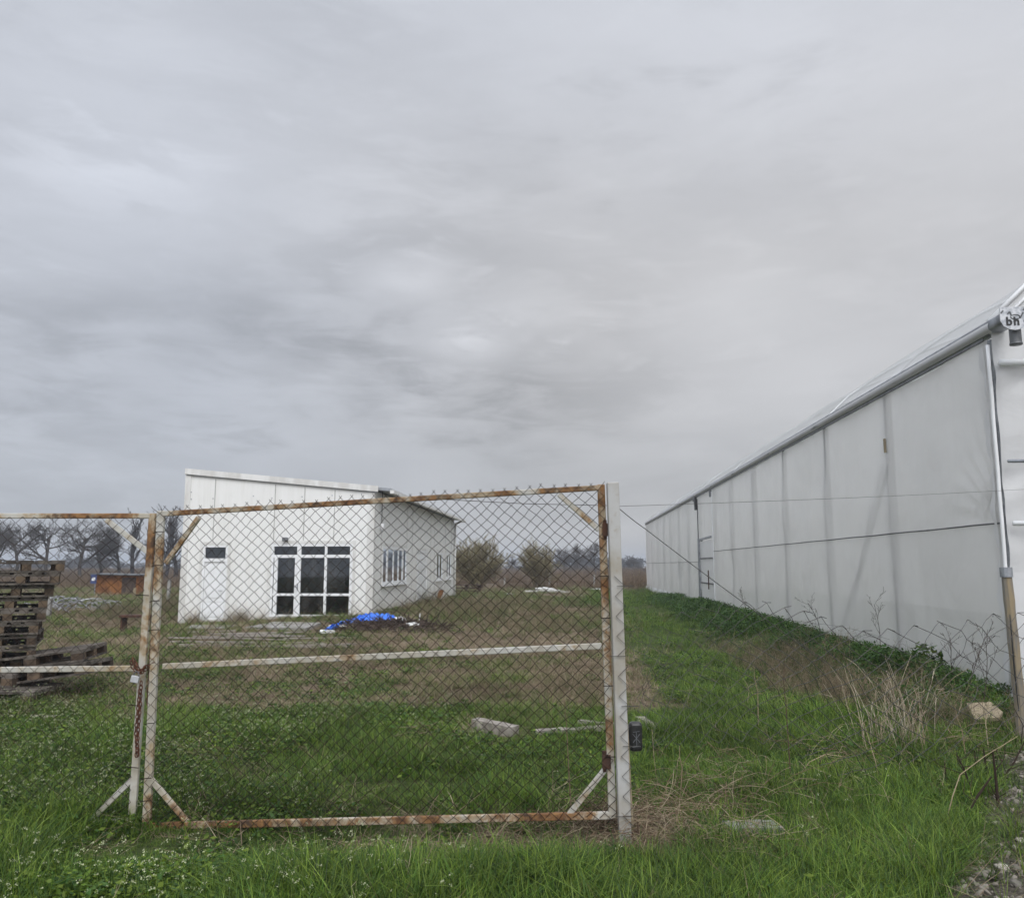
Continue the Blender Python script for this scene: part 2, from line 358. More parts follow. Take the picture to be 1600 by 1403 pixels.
def glass_mat():
    m, nt, p, out = newmat('window_glass'); t = NT(nt)
    tr = t.N.new('ShaderNodeBsdfTransparent'); tr.inputs[0].default_value = (.55, .58, .60, 1)
    gl = t.N.new('ShaderNodeBsdfGlossy'); gl.inputs['Roughness'].default_value = .03; gl.inputs[0].default_value = (.9, .95, 1, 1)
    fr = t.N.new('ShaderNodeFresnel'); fr.inputs[0].default_value = 1.5
    n = t.noise(t.pos((1, 1, .4)), 3, 5); di = t.N.new('ShaderNodeBsdfDiffuse'); di.inputs[0].default_value = (.35, .34, .32, 1)
    m1 = t.N.new('ShaderNodeMixShader'); t.put(t.math('MULTIPLY', t.mr(n, .4, .8), .12), m1.inputs[0]); t.L.new(tr.outputs[0], m1.inputs[1]); t.L.new(di.outputs[0], m1.inputs[2])
    m2 = t.N.new('ShaderNodeMixShader'); t.L.new(fr.outputs[0], m2.inputs[0]); t.L.new(m1.outputs[0], m2.inputs[1]); t.L.new(gl.outputs[0], m2.inputs[2])
    t.L.new(m2.outputs[0], out.inputs[0]); return m
MT['glass'] = glass_mat()
def film_mat(name, transp, base, trl=.5, dirt=.25):
    """milky polythene film"""
    m, nt, p, out = newmat(name); t = NT(nt)
    n = t.noise(t.pos((.6, .6, .9)), .9, 5, .6, .6); n2 = t.noise(t.pos((5, 5, .5)), 1.5, 5)
    c = t.mix(t.math('MULTIPLY', t.mr(n, .35, .7), dirt), base, tuple(q*.70 for q in base))
    c = t.mix(t.math('MULTIPLY', t.mr(n2, .5, .8), dirt*.5), c, tuple(q*.75 for q in base))
    t.put(c, p.inputs['Base Color']); p.inputs['Roughness'].default_value = .38
    tl = t.N.new('ShaderNodeBsdfTranslucent'); t.put(c, tl.inputs[0])
    tr = t.N.new('ShaderNodeBsdfTransparent')
    a = t.N.new('ShaderNodeMixShader'); a.inputs[0].default_value = trl; t.L.new(p.outputs[0], a.inputs[1]); t.L.new(tl.outputs[0], a.inputs[2])
    b = t.N.new('ShaderNodeMixShader'); b.inputs[0].default_value = transp; t.L.new(a.outputs[0], b.inputs[1]); t.L.new(tr.outputs[0], b.inputs[2])
    t.L.new(b.outputs[0], out.inputs[0])
    n3 = t.noise(t.pos((1, 1, 1)), 2.2, 4, .5, 1.2); t.bump(n3, .25, .05, p); return m
MT['film'] = film_mat('greenhouse_film', .11, (.90, .89, .87), .50)
MT['film_roof'] = film_mat('roof_film', .42, (.80, .81, .82), .6)
MT['film_white'] = film_mat('loose_film', .05, (.82, .82, .82), .3)
def ground_mat():
    m, nt, p, out = newmat('ground_soil'); t = NT(nt)
    a = t.N.new('ShaderNodeAttribute'); a.attribute_name = 'Col'; sp = t.N.new('ShaderNodeSeparateColor'); t.L.new(a.outputs[0], sp.inputs[0])
    v = t.pos(); n = t.noise(v, 26, 6, .7); n2 = t.noise(v, 4.5, 6, .65); n3 = t.noise(v, 90, 4, .7)
    green = t.mix(t.mr(n, .35, .65), (.030, .042, .014), (.075, .10, .028))
    dry = t.mix(t.mr(n, .35, .65), (.12, .092, .062), (.26, .205, .145)); dry = t.mix(t.mr(n2, .5, .7), dry, (.10, .085, .045))
    dry = t.mix(t.math('MULTIPLY', t.mr(n3, .5, .75), .5), dry, (.26, .21, .15))
    far = t.mix(t.mr(n2, .35, .7), (.13, .095, .06), (.075, .06, .042))
    grav = t.mix(t.mr(n, .4, .6), (.055, .048, .036), (.13, .115, .09))
    k = t.mr(t.math('ADD', sp.outputs[0], t.math('MULTIPLY', t.math('SUBTRACT', n, .5), .5)), .3, .62)
    c = t.mix(k, green, dry); c = t.mix(sp.outputs[2], c, far); c = t.mix(t.mr(t.math('ADD', sp.outputs[1], t.math('MULTIPLY', t.math('SUBTRACT', n2, .5), .7)), .35, .65), c, grav)
    t.put(c, p.inputs['Base Color']); p.inputs['Roughness'].default_value = .95; p.inputs['Specular IOR Level'].default_value = .15
    t.bump(t.math('ADD', n, t.math('MULTIPLY', n3, .4)), .9, .03, p); return m
MT['ground'] = ground_mat()

# ------------------------------------------------------------------ ground
def build_ground():
    xs = np.concatenate([-np.geomspace(1800, 12, 50), np.arange(-11.8, 9.0, .13), np.geomspace(9.2, 1800, 50)])
    ys = np.concatenate([np.linspace(-60, 1, 12), np.arange(1.4, 19, .13), np.geomspace(19.2, 3500, 170)])
    X, Y = np.meshgrid(xs, ys); Z = height(X, Y)
    V = np.stack([X, Y, Z], -1).reshape(-1, 3); nx, ny = len(xs), len(ys)
    i = np.arange(nx-1)[None, :]; j = np.arange(ny-1)[:, None]; a = (j*nx+i).ravel()
    F = np.stack([a, a+1, a+nx+1, a+nx], -1)
    cols = np.stack([dryness(X, Y), sst(-.25, .35, X-gravel_edge(Y))*sst(9.5, 8, Y), sst(48, 62, Y+4*fbm(X*.1, Y*.1))], -1).reshape(-1, 3)
    o = npmesh('ground', V, F, MT['ground'], cols=cols, smooth=True); tag(o, kind='structure')
build_ground()

# ------------------------------------------------------------------ house
HD = Vector((WK, 1, 0)).normalized(); HR = Vector((1, -WK, 0)).normalized()        # depth and right directions
HL = at(279, 974, 25.0); H0 = Vector((HL.x, HL.y, -.35))
def hf(px, py):                     # facade coordinates (u, z)
    q = onplane(px, py, HL, HD); return (q-H0).dot(HR), q.z
HW = hf(583, 860)[0]
HC = H0+HR*HW
def hs(px, py):                     # side wall coordinates (t along depth, z)
    q = onplane(px, py, HC, HR); return (q-HC).dot(HD), q.z
HLEN = hs(709, 900)[0]
ZL = hf(292, 738)[1]; ZR = hf(584, 765)[1]
def wall_holes(mb, O, U, Nrm, L_, bot, topf, holes, th, extra=()):
    """a wall from O along U, outer face at O, thickness inward along Nrm; holes are (u0,u1,z0,z1)"""
    us = sorted(set([0, L_]+[h[0] for h in holes]+[h[1] for h in holes]+list(extra)))
    zs = sorted(set([bot]+[h[2] for h in holes]+[h[3] for h in holes]))
    def solid(a, b):
        c = ((us[a]+us[a+1])/2, (zs[b]+(zs[b+1] if b+1 < len(zs) else zs[b]+.2))/2)
        return not any(h[0] < c[0] < h[1] and h[2] < c[1] < h[3] for h in holes)
    P = lambda u, z, k: O+U*u+Vector((0, 0, z))+Nrm*(th*k)-Vector((0, 0, O.z))
    for a in range(len(us)-1):
        for b in range(len(zs)):
            if not solid(a, b): continue
            u0, u1 = us[a], us[a+1]; z0 = zs[b]; top = b+1 >= len(zs)
            z1a = topf(u0) if top else zs[b+1]; z1b = topf(u1) if top else zs[b+1]
            for k in (0, 1):
                mb.add([P(u0, z0, k), P(u1, z0, k), P(u1, z1b, k), P(u0, z1a, k)], [(0, 1, 2, 3) if k == 0 else (3, 2, 1, 0)])
            if a > 0 and not solid(a-1, b): mb.add([P(u0, z0, 0), P(u0, z1a, 0), P(u0, z1a, 1), P(u0, z0, 1)], [(0, 1, 2, 3)])
            if a < len(us)-2 and not solid(a+1, b): mb.add([P(u1, z0, 0), P(u1, z1b, 0), P(u1, z1b, 1), P(u1, z0, 1)], [(3, 2, 1, 0)])
            if b > 0 and not solid(a, b-1): mb.add([P(u0, z0, 0), P(u1, z0, 0), P(u1, z0, 1), P(u0, z0, 1)], [(3, 2, 1, 0)])
            if not top and not solid(a, b+1): mb.add([P(u0, z1a, 0), P(u1, z1b, 0), P(u1, z1b, 1), P(u0, z1a, 1)], [(0, 1, 2, 3)])
            if top: mb.add([P(u0, z1a, 0), P(u1, z1b, 0), P(u1, z1b, 1), P(u0, z1a, 1)], [(0, 1, 2, 3)])
    for uu in (0, L_):
        mb.add([P(uu, bot, 0), P(uu, bot, 1), P(uu, topf(uu), 1), P(uu, topf(uu), 0)], [(0, 1, 2, 3)])
def house():
    root = empty('white_building', (H0+HR*HW/2+Vector((0, 0, .35))), 'low white panel building with sloping roof, dark glazed entrance and white doors behind the gate', 'building')
    up = Vector((0, 0, 1))
    # openings on the front
    du0, dz1 = hf(318, 852); du1, _ = hf(356, 860); _, dz0 = hf(335, 971)
    eu0, ez1 = hf(425, 850); eu1, _ = hf(551, 850); _, ez0 = hf(487, 964)
    TH = .14
    front = MB(); topf = lambda u: ZL+(ZR-ZL)*u/HW
    wall_holes(front, H0, HR, HD, HW, -.35, topf, [(du0, du1, dz0, dz1), (eu0, eu1, ez0, ez1)], TH)
    fw = front.build('front_wall', MT['panel'], root)
    # panel joints: narrow cover strips
    simple('joint_shadow', (.48, .48, .46), (.36, .36, .34), 3, .6)
    for px in (337, 431, 477, 524):
        mj = MB()
        u, _ = hf(px, 755); zt = topf(u)-.12
        z0 = dz1+.1 if px == 337 else (ez1+.1 if px in (431, 477, 524) else -.3)
        mj.bar(H0+HR*u-HD*.004+up*(z0+.35), H0+HR*u-HD*.004+up*(zt+.35), .022, .012, HD); mj.build('joint_strip', bpy.data.materials['joint_shadow'], fw)
    for (px, py) in ((299, 769), (299, 780), (333, 779), (396, 775), (425, 778), (472, 776), (519, 774), (565, 772)):
        q = onplane(px, py, HL, HD); ms = MB(); ms.tube([q-HD*.012, q+HD*.01], .018, 6); ms.build('screw', MT['steel'], fw)
    # side wall
    so0, sz1 = hs(597, 853); so1, _ = hs(635, 853); _, sz0 = hs(615, 912)
    d0, dd1 = hs(651, 860); d1, _ = hs(667, 860); _, dd0 = hs(660, 937)
    a0, az1 = hs(681.5, 862); a1, _ = hs(691, 862); _, az0 = hs(686, 906)
    b0, _ = hs(696.5, 862); b1, _ = hs(704.5, 862)
    side = MB(); zt2 = ZR-.03
    wall_holes(side, HC-HR*0, HD, -HR, HLEN, -.35, lambda t: zt2, [(so0, so1, sz0, sz1), (d0, d1, dd0, dd1), (a0, a1, az0, az1), (b0, b1, az0, az1)], TH)
    sw = side.build('side_wall', MT['panel'], root)
    t = 1.0
    while t < HLEN:
        if not any(x0-.05 < t < x1+.05 for x0, x1 in ((so0, so1), (d0, d1), (a0, a1), (b0, b1))):
            mj = MB(); mj.bar(HC+HD*t+HR*.003-up*HC.z+up*.0, HC+HD*t+HR*.003-up*HC.z+up*(zt2-.1), .02, .012, HR); mj.build('joint_strip', bpy.data.materials['joint_shadow'], sw)
        t += 1.0
    # other two walls, floor and inner partition keep the rooms dark
    B0 = H0+HD*HLEN
    mb = MB(); wall_holes(mb, H0-HR*.0, HD, HR, HLEN, -.35, lambda t: ZL, [], TH); mb.build('back_side_wall', MT['panel'], root)
    mb = MB(); wall_holes(mb, B0, HR, -HD, HW, -.35, topf, [], TH); mb.build('rear_wall', MT['panel'], root)
    def slab(u0, u1, t0, t1, z0, z1, name, mat):
        m = MB(); vs = [H0+HR*u+HD*t_+up*(z+.35) for z in (z0, z1) for (u, t_) in ((u0, t0), (u1, t0), (u1, t1), (u0, t1))]
        m.add(vs, [(0, 3, 2, 1), (4, 5, 6, 7), (0, 1, 5, 4), (1, 2, 6, 5), (2, 3, 7, 6), (3, 0, 4, 7)]); return m.build(name, mat, root)
    slab(.16, HW-.16, .16, HLEN-.16, -.3, ez0-.02, 'floor', MT['intfloor'])
    slab(.16, HW-.16, 7.0, 7.1, ez0, ZR-.2, 'partition', MT['interior'])
    slab(.16, HW-.16, .16, HLEN-.16, ZR-.32, ZR-.2, 'inner_ceiling', MT['interior'])
    # roof sheet, falls to the right, overhangs the side wall
    sl = (ZR-ZL)/HW
    def rp(u, t_, dz): return H0+HR*u+HD*t_+up*(ZL+sl*u+dz+.35)
    ov = .45
    m = MB(); vs = [rp(u, t_, dz) for dz in (.01, .09) for (u, t_) in ((.02, .02), (HW+ov, .12), (HW+ov, HLEN+.2), (.02, HLEN+.2))]
    m.add(vs, [(0, 3, 2, 1), (4, 5, 6, 7), (0, 1, 5, 4), (1, 2, 6, 5), (2, 3, 7, 6), (3, 0, 4, 7)]); rf = m.build('roof', MT['roofmetal'], root)
    m = MB(); m.bar(rp(HW+ov+.05, .1, -.01), rp(HW+ov+.05, HLEN+.2, -.01), .11, .10); m.build('gutter', MT['trimwhite'], rf)
    # verge flashing along the front and left edge, corner trims
    m = MB(); m.bar(rp(-.03, -.03, .03), rp(HW+.12, -.03, .03), .06, .17); m.bar(rp(-.03, 0, .03), rp(-.03, HLEN+.2, .03), .06, .17)
    m.build('verge_flashing', MT['trimwhite'], rf)
    m = MB(); m.bar(rp(.02, -.045, -.075), rp(HW+.08, -.045, -.075), .02, .02); m.build('flashing_drip', MT['darksteel'], rf)
    m = MB()
    m.bar(H0+HR*.07-HD*.012, H0+HR*.07-HD*.012+up*(ZL+.30), .18, .02, HD); m.build('corner_trim', MT['trimwhite'], root); m = MB()
    m.bar(HC-HR*.09-HD*.012, HC-HR*.09-HD*.012+up*(ZR+.30), .20, .02, HD)
    m.bar(HC+HR*.012+HD*.09, HC+HR*.012+HD*.09+up*(ZR+.25), .02, .20, HD)
    m.build('corner_trim', MT['trimwhite'], root)
    m = MB(); q = HC+HD*(HLEN-.1)+HR*.07; m.tube([q+up*.1, q+up*(ZR+.15)], .05, 10); m.tube([q+up*(ZR+.15), q+HR*.38+up*(ZR+.32)], .05, 10)
    m.build('downpipe', MT['trimwhite'], root, smooth=True)
    # generic framed opening
    def frame(name, O, U, Nn, u0, u1, z0, z1, vbars, hbars, fw_=.06, fmat=None, glass=True, sill=False, k0=.03, dp=.09, kp=.05):
        P = lambda u, z, k=0: Vector((O.x, O.y, 0))+U*u+up*z+Nn*k
        m = MB()
        m.bar(P(u0-.02, z0+fw_/2, k0), P(u1+.02, z0+fw_/2, k0), dp, fw_); m.bar(P(u0-.02, z1-fw_/2, k0), P(u1+.02, z1-fw_/2, k0), dp, fw_)
        for u in (u0+fw_/2, u1-fw_/2): m.bar(P(u, z0+fw_, k0), P(u, z1-fw_, k0), fw_, dp-.002, Nn)
        for (u, za, zb, w_) in vbars: m.bar(P(u, za, k0+.001), P(u, zb, k0+.001), w_, dp-.01, Nn)
        for (z, ua, ub, w_) in hbars: m.bar(P(ua, z, k0+.002), P(ub, z, k0+.002), dp-.016, w_)
        f = m.build(name, fmat or MT['whitepvc'], root, bevel=.004)
        if glass:
            g = MB(); g.bar(P(u0+.03, (z0+z1)/2, kp), P(u1-.03, (z0+z1)/2, kp), .008, z1-z0-.06); g.build('pane', MT['glass'], f)
        if sill:
            g = MB(); g.bar(P(u0-.08, z0-.03, -.04), P(u1+.08, z0-.03, -.04), .14, .03); g.build('sill', MT['whitepvc'], f)
        g = MB()
        for (ua, ub, za, zb) in ((u0-.10, u0-.02, z0, z1+.10), (u1+.02, u1+.10, z0, z1+.10), (u0-.02, u1+.02, z1+.01, z1+.10)):
            g.bar(P((ua+ub)/2, za, -.008), P((ua+ub)/2, zb, -.008), ub-ua, .014, Nn)
        g.build('casing', MT['trimwhite'], f)
        return f
    # entrance
    X1 = hf(467.5, 860)[0]; X2 = hf(509.5, 860)[0]; T1 = hf(487, 869)[1]; T2 = hf(487, 929)[1]
    f = frame('glazed_entrance', H0, HR, HD, eu0, eu1, ez0, ez1,
              [(X1, ez0, ez1, .12), (X2, ez0, ez1, .07), (hf(430.5, 900)[0], ez0+.05, T1, .10), (hf(462, 900)[0], ez0+.05, T1, .07)],
              [(T1, eu0, eu1, .09), (T2, eu0, eu1, .07)], .07)
    m = MB(); q = onplane(465, 917, HL, HD); m.tube([q-HD*.02, q-HD*.07, q-HD*.07-HR*.10], .012, 6); m.bar(q-HD*.022-up*.09, q-HD*.022+up*.09, .03, .012, HD)
    m.build('handle', MT['steel'], f)
    # left door
    Td = hf(337, 875)[1]
    f = frame('service_door', H0, HR, HD, du0, du1, dz0, dz1, [], [(Td, du0, du1, .10)], .06, glass=False)
    P = lambda u, z, k=0: Vector((H0.x, H0.y, 0))+HR*u+up*z+HD*k
    m = MB(); m.bar(P(du0+.05, (Td+dz1)/2, .05), P(du1-.05, (Td+dz1)/2, .05), .008, dz1-Td-.05); m.build('pane', MT['glass'], f)
    m = MB(); m.bar(P((du0+du1)/2, dz0+.05, .055), P((du0+du1)/2, Td-.04, .055), du1-du0-.12, .04, HD)
    Tm = hf(337, 937)[1]; m.bar(P(du0+.17, Tm-.04, .030), P(du1-.17, Tm-.04, .030), .012, .03)
    for (za, zb) in ((dz0+.14, Tm-.14), (Tm+.06, Td-.16)): m.bar(P((du0+du1)/2, za, .031), P((du0+du1)/2, zb, .031), du1-du0-.36, .02, HD)
    m.build('door_leaf', MT['whitepvc'], f, bevel=.006)
    m = MB(); q = P(du1-.12, (dz0+Td)/2, .02); m.tube([q, q-HD*.05, q-HD*.05-HR*.11], .011, 6); m.build('handle', MT['steel'], f)
    # side openings (the normal points inward)
    OS = HC
    def fs(*a, **k): return frame(a[0], OS, HD, -HR, *a[1:], **k)
    w4 = (so1-so0)
    fs('wide_window', so0, so1, sz0, sz1, [(so0+w4*k, sz0, sz1, w_) for k, w_ in ((.19, .14), (.43, .07), (.64, .07), (.83, .14))], [], .09, sill=True, k0=-.005, dp=.05, kp=.0)
    fs('narrow_window', a0, a1, az0, az1, [((a0+a1)/2, az0, az1, .12)], [], .12, sill=True, k0=-.005, dp=.05, kp=.0)
    fs('narrow_window', b0, b1, az0, az1, [((b0+b1)/2, az0, az1, .12)], [], .12, sill=True, k0=-.005, dp=.05, kp=.0)
    f = fs('side_door', d0, d1, dd0, dd1, [], [(hs(660, 873)[1], d0, d1, .06)], .07, glass=False, k0=.0, dp=.05)
    m = MB(); P2 = lambda u, z, k=0: Vector((OS.x, OS.y, 0))+HD*u+up*z-HR*k
    m.bar(P2((d0+d1)/2, dd0+.05, .02), P2((d0+d1)/2, dd1-.05, .02), d1-d0-.12, .04, HR)
    m.bar(P2((d0+d1)/2, dd0+.2, -.003), P2((d0+d1)/2, dd0+.95, -.003), d1-d0-.4, .02, HR); m.bar(P2((d0+d1)/2, dd0+1.15, -.003), P2((d0+d1)/2, dd1-.5, -.003), d1-d0-.4, .02, HR)
    m.build('door_leaf', MT['whitepvc'], f, bevel=.006)
    # room contents glimpsed through the glass
    m = MB()
    def ib(u0, u1, t0, t1, z0, z1):
        vs = [H0+HR*u+HD*t_+up*(z+.35) for z in (z0, z1) for (u, t_) in ((u0, t0), (u1, t0), (u1, t1), (u0, t1))]
        m.add(vs, [(0, 3, 2, 1), (4, 5, 6, 7), (0, 1, 5, 4), (1, 2, 6, 5), (2, 3, 7, 6), (3, 0, 4, 7)])
    ub = (eu0+eu1)/2; z_ = ez0
    ib(ub-.5, ub+.5, 3.0, 3.7, z_+.72, z_+.77)
    for a in (-.46, .42):
        for b in (3.04, 3.62): ib(ub+a, ub+a+.05, b, b+.05, z_, z_+.72)
    t = empty('table', H0+HR*ub+HD*3.3+up*(z_+.35), 'small pale table standing inside behind the entrance glass', 'table'); m.build('table_top', MT['palewood'], t)
    # lamp over the entrance, cable lamp on the side wall
    q = onplane(447, 843, HL, HD)
    l = empty('wall_lamp', q, 'small grey floodlight fixed to the white wall above the glazed entrance', 'lamp')
    m = MB(); m.bar(q-HD*.02-up*.05, q-HD*.02+up*.07, .05, .04, HD); m.build('bracket', MT['steel'], l)
    m = MB(); m.bar(q-HD*.10-up*.045, q-HD*.08+up*.06, .17, .07, HD); m.build('lamp_head', MT['darksteel'], l, bevel=.01)
    q = onplane(594, 823, HC, HR)
    l = empty('side_lamp', q, 'small white lamp on a hanging cable at the top of the side wall', 'lamp')
    m = MB(); m.tube([q+HR*.05, q+HR*.05+up*1.1], .012, 6); m.build('cable', MT['black'], l)
    m = MB(); m.tube([q+HR*.06-up*.12, q+HR*.06+up*.1], [.05, .07], 10); m.build('lamp_body', MT['whitepvc'], l, smooth=True)
house()

# ------------------------------------------------------------------ greenhouse
def GP(y, z, out=0.0):      # a point on the greenhouse side wall; out = away from it to the left
    return Vector((GX0+WK*y-out, y, z))
GY0, GY1, GZ = 9.57, 56.0, 4.27
def greenhouse():
    root = empty('greenhouse', GP(GY0, 0), 'long greenhouse covered in milky white plastic film with a metal gutter, at the right', 'greenhouse')
    up = Vector((0, 0, 1)); inx = HR
    BW = 9.0
    DY0, DY1 = 29.2, 32.6
    def film(y0, y1, z0, z1, name, dy=.10, dz=.10, amp=.026, mat='film', parent=root, wr=()):
        ny = max(2, int((y1-y0)/dy)+1); nz = max(2, int((z1-z0)/dz)+1)
        Y, Z = np.meshgrid(np.linspace(y0, y1, ny), np.linspace(z0, z1, nz))
        ph = ((Y-GY0)/3.25) % 1; bow = -np.sin(ph*PI)*.015
        D = bow+(fbm(Y*1.3, Z*.7, 3)-.5)*amp*4
        for (wy, wz, rad, am) in wr:                       # wrinkles that fan out of a tight corner
            r = np.hypot(Y-wy, Z-wz); th = np.arctan2(Z-wz, Y-wy); D = D+am*np.sin(th*26+2*fbm(Y*2, Z*2, 2))*np.exp(-(r/rad)**2)*sst(.03, .25, r)
        V = np.stack([GX0+WK*Y-D, Y, Z], -1).reshape(-1, 3); a = (np.arange(nz-1)[:, None]*ny+np.arange(ny-1)[None, :]).ravel()
        return npmesh(name, V, np.stack([a, a+1, a+ny+1, a+ny], -1), MT[mat], parent, smooth=True)
    zm = 2.08
    film(GY0+.05, DY0, zm, GZ-.02, 'upper_film', wr=((GY0+.05, zm+.02, .85, .045), (GY0+.05, GZ, .3, .010)), dy=.06, dz=.06)
    film(GY0+.05, DY0, -.05, zm, 'lower_film', wr=((GY0+.05, zm, .5, .012),), dy=.08)
    film(DY1, GY1, zm-.35, GZ-.02, 'upper_film', wr=((DY1, zm-.3, 1.2, .02),))
    film(DY1, GY1, .0, zm-.35, 'lower_film', wr=((DY1, zm-.3, 1.6, .05), (DY1+6, zm-.3, 1.0, .05), (DY1+.5, .1, 1.2, .03)))
    film(DY0+.05, DY1-.1, 2.55, GZ-.02, 'over_door_film')
    # clip rails
    m = MB()
    for (a, b, z) in ((GY0, DY0, zm), (DY1, GY1, zm-.35)):
        m.tube([GP(a+(b-a)*k/30, z+.003*math.sin(k*1.7), .025) for k in range(31)], .010, 6)
    m.build('clip_rail', MT['darksteel'], root)
    # uprights and braces behind the film
    ys = [12.95+3.25*k for k in range(14)]
    for y in ys:
        if y > GY1: break
        m = MB(); m.bar(GP(y, -.1, -.07), GP(y, GZ, -.07), .10, .06, (1, 0, 0)); m.build('upright', MT['darksteel'], root)
    for (y0, z0, y1, z1) in ((13.1, 3.2, 15.9, .2),):
        m = MB(); m.tube([GP(y0, z0, -.09), GP(y1, z1, -.09)], .03, 8); m.build('brace', MT['darksteel'], root)
    # little timber packer on the second upright
    m = MB(); q = GP(12.95, 3.45, .02); m.bar(q-up*.1, q+up*.12, .06, .02, HR); m.build('timber_packer', MT['palewood'], root)
    # corner post with taped film edge
    m = MB(); n = 14
    m.tube([GP(GY0-.02, GZ-.1-(GZ-.15)*k/n, .03+.003*math.sin(k*2.3)) for k in range(n+1)], .021, 8); m.build('corner_pole', MT['whitepvc'], root, smooth=True)
    m = MB(); m.bar(GP(GY0+.14, -.1, -.10), GP(GY0+.14, GZ, -.10), .10, .08, (1, 0, 0)); m.build('corner_upright', MT['steel'], root)
    V = []; F = []
    for k in range(40):
        z = .1+(GZ-.2)*k/39; w = .10+.05*math.sin(k*.7)+.03*math.sin(k*1.9)
        a = GP(GY0+.06, z, .045+.01*math.sin(k)); b = GP(GY0+.06+w, z, .03)
        V += [a, b]
        if k: F.append((2*k-2, 2*k-1, 2*k+1, 2*k))
    npmesh('film_edge', V, F, MT['film_white'], root, smooth=True)
    # gutter along the eave, its end plate and outlet
    prof = [(-.095, .165), (-.095, .07), (-.06, .045), (.09, .045), (.13, .07), (.13, .165)]
    y0 = GY0-.55; y1 = GY1
    C = lambda y: GP(y, GZ, -.05)
    for nm, ya, yb in (('gutter', y0, y1),):
        V = []; F = []; yy = np.linspace(ya, yb, 20)
        for y in yy:
            for (dx, dz) in prof: V.append(C(y)+HR*dx+up*dz)
            for (dx, dz) in prof[::-1]: V.append(C(y)+HR*(dx*.94)+up*(dz+.008))
        n = 12
        for k in range(len(yy)-1):
            for j in range(n): F.append((k*n+j, k*n+(j+1) % n, (k+1)*n+(j+1) % n, (k+1)*n+j))
        g = npmesh(nm, V, F, MT['steel'], root)
    V = []; F = []                                          # film wrapped over the gutter, from just behind its end
    for k_, y in enumerate(np.linspace(GY0-.12, y1, 60)):
        wv = .008*math.sin(k_*2.3)+.006*math.sin(k_*5.1)
        pr = [(-.06, .035), (-.100+wv, .06), (-.108+wv, .10), (-.10, .14), (-.05, .178+wv), (.10, .24)]
        for (dx, dz) in pr: V.append(C(y)+HR*dx+up*dz)
        if k_:
            for j in range(5): F.append(((k_-1)*6+j, k_*6+j, k_*6+j+1, (k_-1)*6+j+1))
    npmesh('gutter_film', V, F, MT['film_white'], root, smooth=True)
    e = C(y0)-HR*.04
    m = MB(); pl = [(-.15, .19), (-.15, .03), (-.12, -.03), (-.06, -.065), (.0, -.075), (.06, -.065), (.12, -.03), (.15, .03), (.15, .19)]
    vs = [e+HR*a+up*b-HD*.012 for a, b in pl]+[e+HR*a+up*b-HD*.024 for a, b in pl]; n = len(pl)
    m.add(vs, [tuple(range(n)), tuple(range(2*n-1, n-1, -1))]+[(k, (k+1) % n, n+(k+1) % n, n+k) for k in range(n)])
    ep = m.build('end_plate', simple('bright_zinc', (.62, .63, .65), (.34, .36, .39), 16, .4, .55), root)
    for ch, dx in (('b', -.095), ('h', -.015)):
        c = bpy.data.curves.new('letter', 'FONT'); c.body = ch; c.size = .135; c.extrude = .002; c.offset = .004
        tmp = bpy.data.objects.new('tmp', c); COL.objects.link(tmp); bpy.context.view_layer.update()
        me = bpy.data.meshes.new_from_object(tmp); bpy.data.objects.remove(tmp)
        me.materials.clear(); me.materials.append(MT['black']); o = bpy.data.objects.new('letter', me); COL.objects.link(o)
        ang = math.atan2(HR.y, HR.x); Mx = Matrix.Translation(e-HD*.027+HR*dx+up*-.02-wloc(root))@Matrix.Rotation(ang, 4, 'Z')@Matrix.Rotation(PI/2, 4, 'X')
        me.transform(Mx); o.parent = ep
    m = MB()
    for (a, b, c_, d) in ((-.07, .11, -.045, .135), (-.045, .135, -.03, .09), (.06, .06, .10, .125), (.10, .02, .13, .075), (-.14, .12, -.115, .15), (.10, .15, .13, .18)):
        m.bar(e-HD*.026+HR*a+up*b, e-HD*.026+HR*c_+up*d, .016, .004, HD)
    m.build('stencil_mark', MT['darksteel'], ep); m = MB()
    m.tube([e-HD*.028+HR*(.01+.05*math.cos(a))+up*(.075+.025*math.sin(a)) for a in np.linspace(0, 2*PI, 15)], .005, 4)
    m.build('stencil_mark', MT['darksteel'], ep)
    m = MB(); o_ = e+HR*.06+HD*.10; m.tube([o_+up*.0, o_-up*.21], .062, 16, caps=False); m.tube([o_-up*.19, o_-up*.215], .067, 16); m.build('outlet_pipe', MT['darksteel'], root, smooth=True)
    # dark strip added under the gutter as its shadow line
    m = MB(); m.bar(GP(y0+.6, GZ-.02, .04), GP(y1, GZ-.02, .04), .02, .03); m.build('eave_shadow_strip', MT['darksteel'], root)
    # roof arch
    na = 18; V = []; F = []; yr = np.linspace(GY0, GY1, 24)
    def arch(s, R_=BW): 
        return .0+R_*s, GZ+.16+1.95*math.sin(PI*s)**.8
    for y in yr:
        for k in range(na+1):
            s = k/na; dx, z = arch(s); wob = .03*math.sin(y*1.9+k)
            V.append(GP(y, z+wob)+HR*dx)
    for j in range(len(yr)-1):
        for k in range(na): a = j*(na+1)+k; F.append((a, a+1, a+na+2, a+na+1))
    npmesh('roof_film', V, F, MT['film_roof'], root, smooth=True)
    for j, y in enumerate(np.arange(GY0, GY1+.1, 3.25)):
        m = MB(); m.tube([GP(y, arch(k/na)[1]-.04)+HR*arch(k/na)[0] for k in range(na+1)], .025, 6); m.build('roof_hoop', MT['whitepvc'], root)
    m = MB(); m.tube([GP(GY0-.03, arch(k/na)[1]+.02)+HR*arch(k/na)[0] for k in range(na+1)], .03, 6); m.tube([GP(GY0-.03, arch(k/na)[1]-.12)+HR*arch(k/na)[0] for k in range(na+1)], .02, 6)
